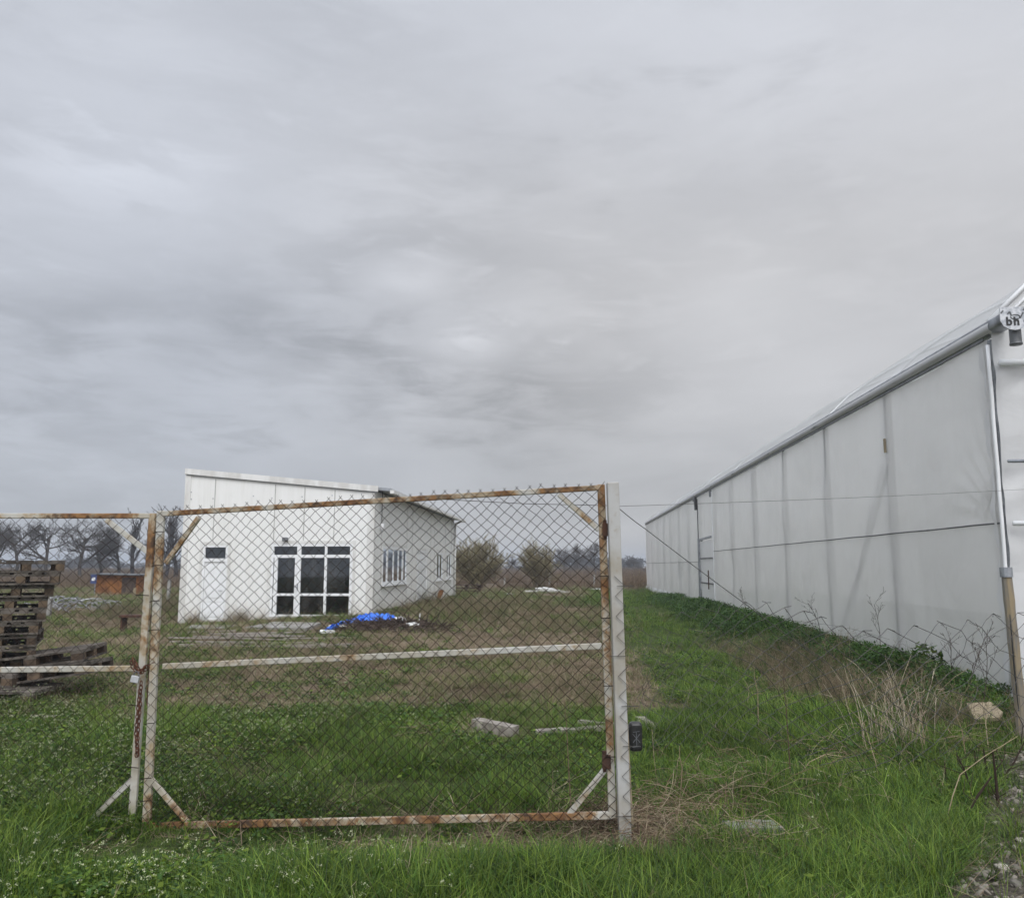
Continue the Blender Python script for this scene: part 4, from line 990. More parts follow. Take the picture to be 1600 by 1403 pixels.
def trees():
    L_ = [(-5, 'oak', 1, 7.6, 'bare spreading tree at the far left, cut by the picture edge', 1.1, 96), (22, 'oak', 2, 7.2, 'bare round-crowned tree just above the middle of the tall pallet stack', 1.15, 92),
          (72, 'oak', 3, 7.0, 'slim-trunked bare tree standing right of the tall pallet stack top', 1.0, 88), (125, 'oak', 4, 7.1, 'broad bare tree to the left of the brown shed, above the field', 1.25, 90),
          (158, 'oak', 5, 6.7, 'bare tree directly behind the left end of the brown shed', 1.1, 94), (186, 'oak', 6, 7.0, 'dense bare tree behind the right half of the brown shed', 1.15, 98),
          (207, 'poplar', 7, 8.4, 'tallest slender bare tree rising above the left gate leaf rail', 1.0, 98), (226, 'poplar', 8, 7.6, 'narrow bare tree seen behind the meeting stiles of the gate', 1.0, 90),
          (258, 'poplar', 9, 8.0, 'narrow bare tree showing in the gap left of the white building', 1.1, 94), (275, 'poplar', 10, 8.2, 'narrow bare tree half hidden by the left corner of the white building', 1.1, 90),
          (246, 'oak', 11, 5.2, 'low dense bare tree below the narrow ones, beside the white building', 1.3, 96)]
    for (px, kind, sd_, H_, lab, wd, Y) in L_:
        q = at(px, 905, Y); tree(q.x, Y, kind, sd_, H_, lab, 'bare trees beyond the field', wide=wd, tint=(.060, .052, .046) if kind == 'oak' else (.055, .05, .05))
    # far wood: one mass
    rg = np.random.default_rng(21); AP0 = []; AP1 = []; AR0 = []; AR1 = []; AC = []
    for k in range(250):
        px = rg.uniform(-250, 1250); Y = rg.uniform(190, 330)
        P0, P1, R0, R1, _ = tree_variant('far', int(rg.integers(30, 36)), 8.0)
        edge = (.55+.25*math.sin(px*.013)+.3*float(vnoise(px*.02, 2.0)))*(.5 if px < 320 else 1)
        if 690 < px < 860: edge *= .32
        if px > 940: edge *= .85
        s = edge*rg.uniform(.7, 1.05); x = (px-800)/1313*Y
        o = np.array([x, Y, 0]); S = np.array([s*1.5, s*1.5, s])
        AP0.append(P0*S+o); AP1.append(P1*S+o); AR0.append(R0*1.3); AR1.append(R1*1.3); AC.append(np.full(len(P0), rg.uniform(.8, 1.25)))
    V, F = segtubes(np.concatenate(AP0), np.concatenate(AP1), np.concatenate(AR0), np.concatenate(AR1), 3)
    c = np.concatenate(AC).repeat(6)[:, None]*np.array([[.055, .052, .050]])
    o = npmesh('distant_woodland', V, F, MT['bark'], cols=c); tag(o, 'bare hazy wood along the horizon beyond the fields', 'woodland', kind='stuff')
    # hedge of dense scrub in front of it: many stems and twigs
    P0 = []; P1 = []
    for k in range(16000):
        px = rg.uniform(-200, 1180); Y = rg.uniform(150, 230); x = (px-800)/1313*Y; hh = (.6+1.6*float(fbm(px*.02, Y*.01, 3)))*(.6 if px < 320 else (.35 if 690 < px < 880 else 1))*rg.uniform(.3, 1)
        a = np.array([x, Y, hh*rg.uniform(0, .6)]); P0.append(a); P1.append(a+np.array([rg.normal(0, .5), rg.normal(0, .3), hh*rg.uniform(.3, .7)]))
    n = len(P0); r = rg.uniform(.04, .10, n); V, F = segtubes(np.array(P0), np.array(P1), r, r*.5, 3)
    c = (rg.uniform(.6, 1.4, n)[:, None]*np.array([[.085, .068, .052]])).repeat(6, axis=0)
    o = npmesh('scrub', V, F, MT['bark'], cols=c); tag(o, 'brown scrub and hedge growth at the far side of the field', 'scrub', kind='stuff')
def leafy_bush(px, Y, R_, H_, label, seed, leafc=(.36, .36, .15), nst=46, nleaf=5500, sp=.72):
    q = at(px, 905, Y); z = hz(q.x, Y); root = empty('shrub', (q.x, Y, z), label, 'shrub', 'twiggy shrubs past the white building')
    rg = random.Random(seed); segs = []
    P = dict(wander=.13, up=.02, rmin=.010, levels=3, kids=[6, 5, 3], spread=[.5, .5, .6], ratio=.5, rr=.55, n=3); P['from'] = [.25, .2, .2]
    for k in range(nst):
        a = rg.random()*2*PI; t_ = rg.random()**.7*sp
        d = Vector((math.cos(a)*math.sin(t_), math.sin(a)*math.sin(t_), math.cos(t_)))
        grow(segs, Vector((q.x+.12*math.cos(a), Y+.12*math.sin(a), z)), d, H_*.60*(1-.38*t_)*rg.uniform(.8, 1.1), .026, 0, rg, P)
    P0, P1, R0, R1, L_ = segs_np(segs); V, F = segtubes(P0, P1, R0, R1, 3)
    c = (np.random.default_rng(seed).uniform(.6, 1.3, len(P0))[:, None]*np.array([[.24, .20, .12]])).repeat(6, axis=0)
    npmesh('stems', V, F, MT['bark'], root, cols=c)
    r2 = np.random.default_rng(seed); k = r2.choice(np.where(L_ >= 2)[0], nleaf); p = P1[k]+r2.normal(0, .05, (nleaf, 3)); s = r2.uniform(.02, .04, nleaf)[:, None]
    a = r2.normal(0, 1, (nleaf, 3)); a /= np.linalg.norm(a, axis=1, keepdims=True); b = np.cross(a, r2.normal(0, 1, (nleaf, 3))); b /= np.linalg.norm(b, axis=1, keepdims=True)
    V = np.stack([p-a*s, p-b*s*.5, p+a*s, p+b*s*.5], 1).reshape(-1, 3); F = np.arange(nleaf*4).reshape(-1, 4)
    c = (r2.uniform(.6, 1.3, nleaf)[:, None]*np.array([leafc])).repeat(4, axis=0)
    npmesh('leaves', V, F, MT['grass'], root, cols=c)
trees()
leafy_bush(747, 52, 1.9, 4.7, 'large round shrub with pale greenish twigs beside the end of the white building', 5, nst=52)
leafy_bush(841, 55, .9, 4.0, 'smaller upright shrub standing alone right of the large one', 6, nst=34, nleaf=2600, sp=.42)
def small_tree(px, Y, H_, lab, sd_):
    q = at(px, 900, Y); tree(q.x, Y, 'oak', sd_, H_, lab, 'far trees in the middle', tint=(.085, .075, .068))
for args in ((880, 130, 4.6, 'grey bare tree right of the smaller shrub on the horizon', 41), (905, 140, 5.4, 'larger grey bare tree left of the right gate stile', 42), (930, 120, 5.0, 'bare tree directly behind the right gate stile', 43), (800, 150, 3.4, 'small bare tree between the two shrubs on the horizon', 44), (990, 150, 3.6, 'low dark bare tree right of the square post by the greenhouse end', 45)):
    small_tree(*args)

# ------------------------------------------------------------------ vegetation patches (uncountable)
def src_collection(name): return bpy.data.collections.new(name)
def blades(nb, hmin, hmax, spread, w, cols, lean=.5, seed=0, flat=0.0, curve=.5):
    rg = np.random.default_rng(seed); V = []; F = []; C = []
    for b in range(nb):
        h = rg.uniform(hmin, hmax); a = rg.random()*2*PI; r = spread*math.sqrt(rg.random()); p = np.array([r*math.cos(a), r*math.sin(a), -.01])
        a2 = rg.random()*2*PI; ln = rg.uniform(.1, 1)*lean; d = np.array([math.cos(a2), math.sin(a2), 0]); sd_ = np.array([-d[1], d[0], 0])
        ww = w*rg.uniform(.6, 1.3); c = np.array(cols[rg.integers(len(cols))])*rg.uniform(.75, 1.25); i0 = len(V)
        for k in range(4):
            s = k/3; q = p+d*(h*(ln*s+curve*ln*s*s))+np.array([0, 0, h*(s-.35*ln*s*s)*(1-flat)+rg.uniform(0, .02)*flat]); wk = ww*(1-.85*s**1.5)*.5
            V += [q-sd_*wk, q+sd_*wk]; C += [c*(.8+.35*s)]*2
        for k in range(3): F.append((i0+2*k, i0+2*k+1, i0+2*k+3, i0+2*k+2))
    return np.array(V), np.array(F), np.array(C)
def leaves(nl, rad, hmax, size, cols, seed=0):
    rg = np.random.default_rng(seed); V = []; F = []; C = []
    for b in range(nl):
        a = rg.random()*2*PI; r = rad*math.sqrt(rg.random()); p = np.array([r*math.cos(a), r*math.sin(a), rg.uniform(.0, hmax)*(1-.5*(r/rad)**2)])
        n = rg.normal(0, .45, 3)+np.array([0, 0, 1]); n /= np.linalg.norm(n); u = np.cross(n, rg.normal(0, 1, 3)); u /= np.linalg.norm(u); w = np.cross(n, u)
        s = size*rg.uniform(.6, 1.3); c = np.array(cols[rg.integers(len(cols))])*rg.uniform(.75, 1.25); i0 = len(V)
        V += [p-u*s, p-w*s*.5, p+u*s*1.0+n*s*.15, p+w*s*.5]; C += [c]*4; F.append((i0, i0+1, i0+2, i0+3))
    return np.array(V), np.array(F), np.array(C)
def stalks(nb, h0, h1, spread, r, cols, seed=0, tip=None, tipn=6, tips=.008, bend=.25, branch=0):
    rg = np.random.default_rng(seed); P0 = []; P1 = []; R = []; cc = []; V2 = []; F2 = []; C2 = []
    for b in range(nb):
        h = rg.uniform(h0, h1); a = rg.random()*2*PI; q = np.array([spread*math.cos(a)*rg.random(), spread*math.sin(a)*rg.random(), 0.]); d = np.array([rg.normal(0, bend), rg.normal(0, bend), 1.])
        c = np.array(cols[rg.integers(len(cols))])*rg.uniform(.7, 1.3)
        for k in range(3):
            d2 = d+rg.normal(0, .15, 3); d2 /= np.linalg.norm(d2); q2 = q+d2*h/3; P0.append(q); P1.append(q2); R.append(r*(1-.25*k)); cc.append(c); q = q2
            for j in range(branch):
                e = d2+rg.normal(0, .8, 3); e /= np.linalg.norm(e); P0.append(q); P1.append(q+e*h*rg.uniform(.1, .3)); R.append(r*.5); cc.append(c)
        if tip is not None:
            for k in range(tipn):
                p = q+rg.normal(0, tips*1.6, 3)*np.array([1, 1, .6]); n = rg.normal(0, 1, 3); n /= np.linalg.norm(n); u = np.cross(n, [0.3, .5, .8]); u /= np.linalg.norm(u); w = np.cross(n, u); s = tips*rg.uniform(.5, 1.1); i0 = len(V2)
                V2 += [p-u*s, p-w*s, p+u*s, p+w*s]; F2.append((i0, i0+1, i0+2, i0+3)); C2 += [np.array(tip)*rg.uniform(.7, 1.1)]*4
    V, F = segtubes(np.array(P0), np.array(P1), np.array(R), np.array(R)*.8, 3); C = np.array(cc).repeat(6, axis=0)
    if V2: F = np.concatenate([F, np.array(F2)+len(V)]); V = np.concatenate([V, np.array(V2)]); C = np.concatenate([C, np.array(C2)])
    return V, F, C
def merge(*parts):
    V = []; F = []; C = []; o = 0
    for v, f, c in parts: V.append(v); F.append(f+o); C.append(c); o += len(v)
    return np.concatenate(V), np.concatenate(F), np.concatenate(C)
def scatter(name, label, cat, sources, mat, pts, rot, scl, idx):
    """uncountable ground cover: one object, small clumps placed on points"""
    c = src_collection(name+'_clumps')
    for k, (V, F, C) in enumerate(sources):
        o = npmesh('%s_clump_%02d' % (name, k), V, F, mat, cols=C, link=False); c.objects.link(o)
    me = bpy.data.meshes.new(name); n = len(pts); me.vertices.add(n); me.vertices.foreach_set('co', np.asarray(pts, np.float32).ravel())
    for nm, ty, arr, key in (('rot', 'FLOAT_VECTOR', rot, 'vector'), ('scl', 'FLOAT', scl, 'value'), ('idx', 'INT', idx, 'value')):
        at_ = me.attributes.new(nm, ty, 'POINT'); at_.data.foreach_set(key, np.asarray(arr, np.int32 if ty == 'INT' else np.float32).ravel())
    o = bpy.data.objects.new(name, me); COL.objects.link(o); tag(o, label, cat, kind='stuff')
    ng = bpy.data.node_groups.new(name+'_nodes', 'GeometryNodeTree')
    ng.interface.new_socket('Geometry', in_out='INPUT', socket_type='NodeSocketGeometry'); ng.interface.new_socket('Geometry', in_out='OUTPUT', socket_type='NodeSocketGeometry')
    N = ng.nodes; L = ng.links; gi = N.new('NodeGroupInput'); go = N.new('NodeGroupOutput'); ip = N.new('GeometryNodeInstanceOnPoints'); ci = N.new('GeometryNodeCollectionInfo')
    ci.inputs['Collection'].default_value = c; ci.inputs['Separate Children'].default_value = True; ci.inputs['Reset Children'].default_value = True
    L.new(gi.outputs[0], ip.inputs['Points']); L.new(ci.outputs[0], ip.inputs['Instance']); ip.inputs['Pick Instance'].default_value = True
    for nm, dt, sk in (('rot', 'FLOAT_VECTOR', 'Rotation'), ('scl', 'FLOAT', 'Scale'), ('idx', 'INT', 'Instance Index')):
        na = N.new('GeometryNodeInputNamedAttribute'); na.data_type = dt; na.inputs['Name'].default_value = nm
        L.new([s for s in na.outputs if s.enabled][0], ip.inputs[sk])
    L.new(ip.outputs[0], go.inputs[0]); md = o.modifiers.new('clumps', 'NODES'); md.node_group = ng
    return o
G1 = [(.098, .168, .018), (.155, .220, .027), (.042, .090, .014), (.19, .275, .045), (.030, .064, .013), (.078, .155, .024)]
G2 = [(.05, .115, .022), (.08, .15, .028), (.038, .080, .02)]
T1 = [(.29, .23, .155), (.37, .31, .22), (.20, .15, .10), (.24, .18, .125)]
T2 = [(.22, .18, .11), (.30, .25, .165), (.15, .12, .075)]
RV = np.random.default_rng(77)
def sample_pts(layers):
    """layers: (ymin, ymax, per m2); X limited to what the view could see plus a margin"""
    X = []; Y = []
    for (y0, y1, den) in layers:
        xw = lambda y: .66*y+1.2
        A = (xw(y0)+xw(y1))*(y1-y0); n = int(A*den); y = RV.uniform(y0, y1, n*2); keep = RV.random(n*2) < xw(y)/xw(y1); y = y[keep][:n]
        x = RV.uniform(-1, 1, len(y))*xw(y); X.append(x); Y.append(y)
    return np.concatenate(X), np.concatenate(Y)
def free(x, y):
    """keep plants out of the house, the greenhouse and gravel"""
    w = x-WK*y; rel = np.stack([x-H0.x, y-H0.y], -1); u = rel@np.array([HR.x, HR.y]); t = rel@np.array([HD.x, HD.y])
    return ~((u > -.05) & (u < HW+.05) & (t > -.05) & (t < HLEN+.05)) & ~((w > GX0-.03) & (y > 9.4) & (y < 56.2) & (w < GX0+9.2))
def vegetation():
    # --- green grass
    src = [blades(26, .04, .11, .075, .0046, G1, 1.0, s) for s in range(4)]+[blades(22, .09, .20, .07, .0056, G1, 1.15, 10+s) for s in range(4)]
    x, y = sample_pts([(3.6, 6.2, 560), (6.2, 9.5, 330), (9.5, 16, 130), (16, 28, 45), (28, 60, 14)])
    d = dryness(x, y); gr = x-gravel_edge(y); dens = fbm(x*1.1+9, y*1.1, 3)
    k = free(x, y) & (RV.random(len(x)) < np.clip(1.25-1.15*d, .06, 1)*np.where((gr > 0) & (y < 9), np.exp(-gr*7)*.30+.02, 1)*np.clip(.35+1.3*dens, 0, 1))
    x, y, d, dens = x[k], y[k], d[k], dens[k]
    w = x-WK*y
    tall = np.clip(.10+1.1*np.exp(-((x-1.7)/.95)**2)*sst(6.3, 5.3, y)+.30*sst(5.0, 4.5, y)*sst(-1.9, -.3, x)+.25*sst(.6, 1.6, w)*sst(15, 9, y)+.25*(dens > .58), 0, 1)
    idx = np.where(RV.random(len(x)) < tall, RV.integers(4, 8, len(x)), RV.integers(0, 4, len(x)))
    s = RV.uniform(.7, 1.25, len(x))*(1+np.clip((y-8)/22, 0, 1.6))*np.clip(.75+.7*(dens-.3), .6, 1.3)
    s = s*np.where(y > 10, .75, 1)*(1-.72*np.exp(-((y-5.12)/.36)**2)*(x > -2.6)*(x < .95))
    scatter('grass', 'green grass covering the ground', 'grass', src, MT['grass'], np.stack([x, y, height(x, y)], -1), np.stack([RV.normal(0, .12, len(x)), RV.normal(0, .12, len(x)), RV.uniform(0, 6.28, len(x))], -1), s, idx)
    # --- broad-leaved weeds with tiny cream flowers
    fl = (.50, .53, .33)
    src = [merge(leaves(34, .08, .06, .016, G1, 30+s), stalks(3, .08, .19, .06, .0016, G1, 40+s, fl, 7, .0037)) for s in range(4)]+[leaves(46, .09, .07, .017, G2+G1[:2], 50+s) for s in range(3)]
    x, y = sample_pts([(3.6, 6.2, 150), (6.2, 9.8, 120), (9.8, 16, 30), (16, 40, 5)])
    d = dryness(x, y); kg = ~((np.abs(y-5.15) < .33) & (x > -2.7) & (x < .9) & (RV.random(len(x)) < .85)); x, y, d = x[kg], y[kg], d[kg]; n = fbm(x*.8+31, y*.8+7, 3); left = sst(1.0, -1.2, x+n)
    k = free(x, y) & (x < gravel_edge(y)) & (RV.random(len(x)) < np.clip((1-d)*(.25+1.2*left)*sst(.35, .62, n)*1.5, 0, 1))
    x, y, left = x[k], y[k], left[k]; idx = np.where(RV.random(len(x)) < (.06+.30*left)*sst(13, 9, y), RV.integers(0, 4, len(x)), RV.integers(4, 7, len(x)))
    scatter('weeds', 'low leafy weeds with tiny cream flowers among the grass', 'weeds', src, MT['grass'], np.stack([x, y, height(x, y)], -1), np.stack([RV.normal(0, .1, len(x)), RV.normal(0, .1, len(x)), RV.uniform(0, 6.28, len(x))], -1), RV.uniform(.75, 1.45, len(x))*(1+np.clip((y-9)/25, 0, 1)), idx)
    # --- dry matted grass
    src = [blades(22, .05, .14, .09, .0036, T1, 2.2, 60+s, .72) for s in range(4)]+[stalks(7, .08, .20, .08, .0016, T1+T2, 70+s, None, bend=.7, branch=1) for s in range(3)]
    x, y = sample_pts([(3.6, 8.2, 110), (8.2, 16, 150), (16, 30, 38), (30, 60, 9)])
    d = dryness(x, y); k = free(x, y) & (RV.random(len(x)) < np.clip((d-.12)*1.3, .02, 1)*np.where(x > gravel_edge(y), .3, 1)); x, y = x[k], y[k]
    idx = np.where(RV.random(len(x)) < .85, RV.integers(0, 4, len(x)), RV.integers(4, 7, len(x)))
    scatter('dry_grass', 'matted tan dry grass on the yard', 'grass', src, MT['dry'], np.stack([x, y, height(x, y)], -1), np.stack([RV.normal(0, .15, len(x)), RV.normal(0, .15, len(x)), RV.uniform(0, 6.28, len(x))], -1), RV.uniform(.7, 1.4, len(x))*(1+np.clip((y-10)/22, 0, 1.6)), idx)
    # --- tall weeds on the bank against the greenhouse
    src = [merge(leaves(80, .16, .26, .026, G2, 80+s), blades(20, .12, .30, .14, .006, G1+G2, .6, 90+s)) for s in range(4)]
    n = 5200; y = 8.8+RV.random(n)**1.4*30; w = 4.45+RV.normal(0, .42, n)-.25*RV.random(n); k = (w < GX0-.06) & (w > 3.2) & ~((y < 9.6) & (w > 4.6)); y = y[k]; w = w[k]; x = w+WK*y
    k = RV.random(len(x)) < sst(.30, .50, fbm(x*.9, y*.6+40, 3)); x, y = x[k], y[k]
    scatter('bank_weeds', 'dark green weeds on the bank at the foot of the greenhouse', 'weeds', src, MT['grass'], np.stack([x, y, height(x, y)], -1), np.stack([RV.normal(0, .12, len(x)), RV.normal(0, .12, len(x)), RV.uniform(0, 6.28, len(x))], -1), RV.uniform(.45, 1.05, len(x))*(1+.02*(y-9)), RV.integers(0, 4, len(x)))
    # --- dead reddish weeds: by the greenhouse, near the house, along the yard
    src = [stalks(13, .15, .42, .15, .0026, T2+T1[2:]+G2[:1], 100+s, None, bend=.55, branch=3) for s in range(5)]
    X = []; Y = []; S = []
    n = 900; y = RV.uniform(8.2, 16.5, n); w = 3.3+RV.normal(0, .45, n)+.35*sst(12, 8.5, y); kk = RV.random(n) < sst(.44, .58, fbm(w*1.3+3, y*.9, 3))*.8; y = y[kk]; w = w[kk]; n = len(y); X.append(w+WK*y); Y.append(y); S.append(RV.uniform(.5, 1.05, n))
    n = 70; a = RV.normal(0, 1, (n, 2)); X.append(4.4+a[:, 0]*.4); Y.append(10.2+a[:, 1]*.3); S.append(RV.uniform(.4, .8, n))
    for (px, py, sx, sy, n, sc) in ((640, 945, 20, 4, 160, 1.7), (560, 962, 28, 4, 120, 1.1), (372, 968, 10, 3, 50, 1.1), (304, 968, 8, 3, 40, 1.0), (800, 955, 60, 10, 260, 1.0), (700, 965, 50, 8, 200, .9), (850, 985, 60, 8, 160, .8), (200, 960, 25, 6, 120, 1.1), (260, 950, 12, 6, 80, 1.2), (880, 1085, 40, 14, 120, .5), (760, 1085, 60, 14, 120, .4)):
        qx = px+RV.normal(0, 1, n)*sx; qy = np.clip(py+RV.normal(0, 1, n)*sy, 925, 1200)
        g_ = [gnd(a_, b_) for a_, b_ in zip(qx, qy)]; X.append(np.array([q.x for q in g_])); Y.append(np.array([q.y for q in g_])); S.append(RV.uniform(.6, 1.2, n)*sc)
    x = np.concatenate(X); y = np.concatenate(Y); s = np.concatenate(S); k = free(x, y) & ((x-WK*y < GX0-.15) | (y < 9.3)); x, y, s = x[k], y[k], s[k]
    scatter('dead_weeds', 'tangled reddish brown dead weeds', 'weeds', src, MT['dry'], np.stack([x, y, height(x, y)-.02], -1), np.stack([RV.normal(0, .3, len(x)), RV.normal(0, .3, len(x)), RV.uniform(0, 6.28, len(x))], -1), s, RV.integers(0, 5, len(x)))
    # --- tall dry field growth beyond the yard
    F1 = [(.20, .145, .09), (.15, .10, .065), (.25, .19, .12), (.11, .08, .055)]
    src = [blades(40, .35, .95, .5, .03, F1, .35, 120+s) for s in range(3)]+[stalks(22, .4, 1.0, .5, .012, F1, 130+s, None, bend=.2, branch=2) for s in range(3)]
    xs = []; ys_ = []
    for (y0, y1, n) in ((56, 80, 3600), (80, 130, 4200), (130, 230, 5200)):
        y = RV.uniform(y0, y1, n); xs.append(RV.uniform(-1, 1, n)*(.68*y)); ys_.append(y)
    x = np.concatenate(xs); y = np.concatenate(ys_); k = (fbm(x*.05, y*.05, 3) > .36) & free(x, y); x, y = x[k], y[k]
    scatter('field_growth', 'tall tan dead growth of the fallow field beyond the yard', 'field grass', src, MT['dry'], np.stack([x, y, height(x, y)], -1), np.stack([np.zeros(len(x)), np.zeros(len(x)), RV.uniform(0, 6.28, len(x))], -1), RV.uniform(.35, .75, len(x))*np.clip(y/80, .8, 1.7), RV.integers(0, 6, len(x)))
    # --- gravel
    def rock(seed, n=10):
        rg = np.random.default_rng(seed); import bmesh
        bm = bmesh.new(); bmesh.ops.create_icosphere(bm, subdivisions=3, radius=1); S = rg.uniform(.6, 1.2, 3)*np.array([1, 1, .65])
        V = np.array([v.co[:] for v in bm.verts]); F = np.array([[v.index for v in f.verts] for f in bm.faces]); bm.free()
        for k in range(16):
            nrm = rg.normal(0, 1, 3); nrm /= np.linalg.norm(nrm); dd = rg.uniform(.48, .80); e = np.maximum(V@nrm-dd, 0); V = V-e[:, None]*nrm
        V = V*S*(1+rg.normal(0, .018, (len(V), 1))); c = np.array([.25, .225, .19])*rg.uniform(.4, 1.35); return V, F, np.tile(c, (len(V), 1))
    src = [rock(140+s) for s in range(7)]
    n = 12000; y = RV.uniform(3.4, 9.0, n); x = gravel_edge(y)-.12+RV.random(n)**1.1*2.6; k = (x < .68*y+1); x, y = x[k], y[k]; k = RV.random(len(x)) < .25+.75*sst(.35, .6, fbm(x*2, y*2, 2)); x, y = x[k], y[k]
    s = .005+.030*RV.random(len(x))**3.2
    global rockmat; rockmat = vcol('rock', 0, .3, .95, .2)
    scatter('gravel', 'loose pale gravel and rubble in the lower right corner', 'gravel', src, rockmat, np.stack([x, y, height(x, y)+s*.15], -1), RV.uniform(0, 6.28, (len(x), 3))*np.array([.15, .15, 1]), s, RV.integers(0, 7, len(x)))
    return rock
rock = vegetation()

# ------------------------------------------------------------------ loose things in the yard
def rocks():
    spec = [(1385+12, 1338+8, .085, 'biggest pale grey stone, broad, in the rubble at the lower right'), (1592, 1300, .05, 'cream rounded stone at the right picture edge'),
            (1555, 1272, .04, 'whitish stone above the biggest one at the gravel edge'), (1578, 1224, .035, 'small pale stone near the foot of the dead shrub'),
            (1530, 1330, .035, 'small buff stone between the grass and the rubble'), (1588, 1378, .045, 'dark grey stone in the very corner of the rubble'), (1538, 1302, .05, 'flat brown-grey stone half sunk at the edge of the grass')]
    spec[0] = (1566, 1345, .075, spec[0][3])
    for k, (px, py, s, lab) in enumerate(spec):
        q = gnd(px, py, .05); V, F, C = rock(200+k); o = npmesh('rock', V*s*1.25, F, rockmat, cols=np.tile(np.array([.40, .37, .32])*[1.1, 1.2, 1.3, 1.1, .9, .45, .6][k], (len(V), 1)))
        o.location = (q.x, q.y, hz(q.x, q.y)+s*.12); o.scale = (.62, .62, .55); o.rotation_euler = (.1, .1, k*1.3); tag(o, lab, 'stone', 'larger stones in the rubble')
rocks()
def beam(name, a, b, w, h, mat, label, cat, group=None, rough=.01, sub=8, taper=0.0):
    a = Vector(a); b = Vector(b); m = MB(); d = (b-a).normalized(); up = Vector((0, 0, 1)); up = (up-d*up.dot(d)).normalized(); s_ = d.cross(up); rr = random.Random(hash(label) % 1000 if False else len(label))
    vs = []; fs = []
    for k in range(sub+1):
        c = a+(b-a)*(k/sub); f = 1-taper*k/sub
        for (i, j) in ((-1, -1), (1, -1), (1, 1), (-1, 1)): vs.append(c+s_*(i*w/2*f+rr.uniform(-rough, rough))+up*(j*h/2*f+rr.uniform(-rough, rough)*.6))
    for k in range(sub):
        for j in range(4): fs.append((k*4+j, k*4+(j+1) % 4, (k+1)*4+(j+1) % 4, (k+1)*4+j))
    fs += [(3, 2, 1, 0), tuple(sub*4+j for j in range(4))]; m.add(vs, fs)
    o = m.build(name, mat, None, off=a); o.location = a; tag(o, label, cat, group); return o
def G(px, py, dz=0.0, z=0.0):
    q = gnd(px, py, z+dz); zz = hz(q.x, q.y); q = gnd(px, py, zz+dz); return Vector((q.x, q.y, zz+dz))
beam('timber_beam', G(742, 1131, .07), G(806, 1144, .03), .13, .11, MT['greywood'], 'thick weathered timber beam lying in the grass behind the gate', 'beam', rough=.006)
beam('plank', G(838, 1144, .03), G(945, 1137, .04), .10, .04, MT['greywood'], 'grey plank end to end with the beam, left of the square post', 'plank', 'planks in the grass behind the gate')
beam('plank', G(905, 1128, .03), G(960, 1133, .04), .07, .04, MT['greywood'], 'short board lying above the grey plank beside the gate stile', 'plank', 'planks in the grass behind the gate')
beam('plank', G(1000, 1122, .05), G(1030, 1140, .03), .10, .04, MT['greywood'], 'pointed board end sticking out right of the square post', 'plank', 'planks in the grass behind the gate', taper=.6)
o = beam('paving_stone', G(1137, 1296, .03), G(1215, 1294, .03), .16, .06, MT['concrete'], 'small concrete slab sunk in grass right of the square post', 'slab', rough=.006)
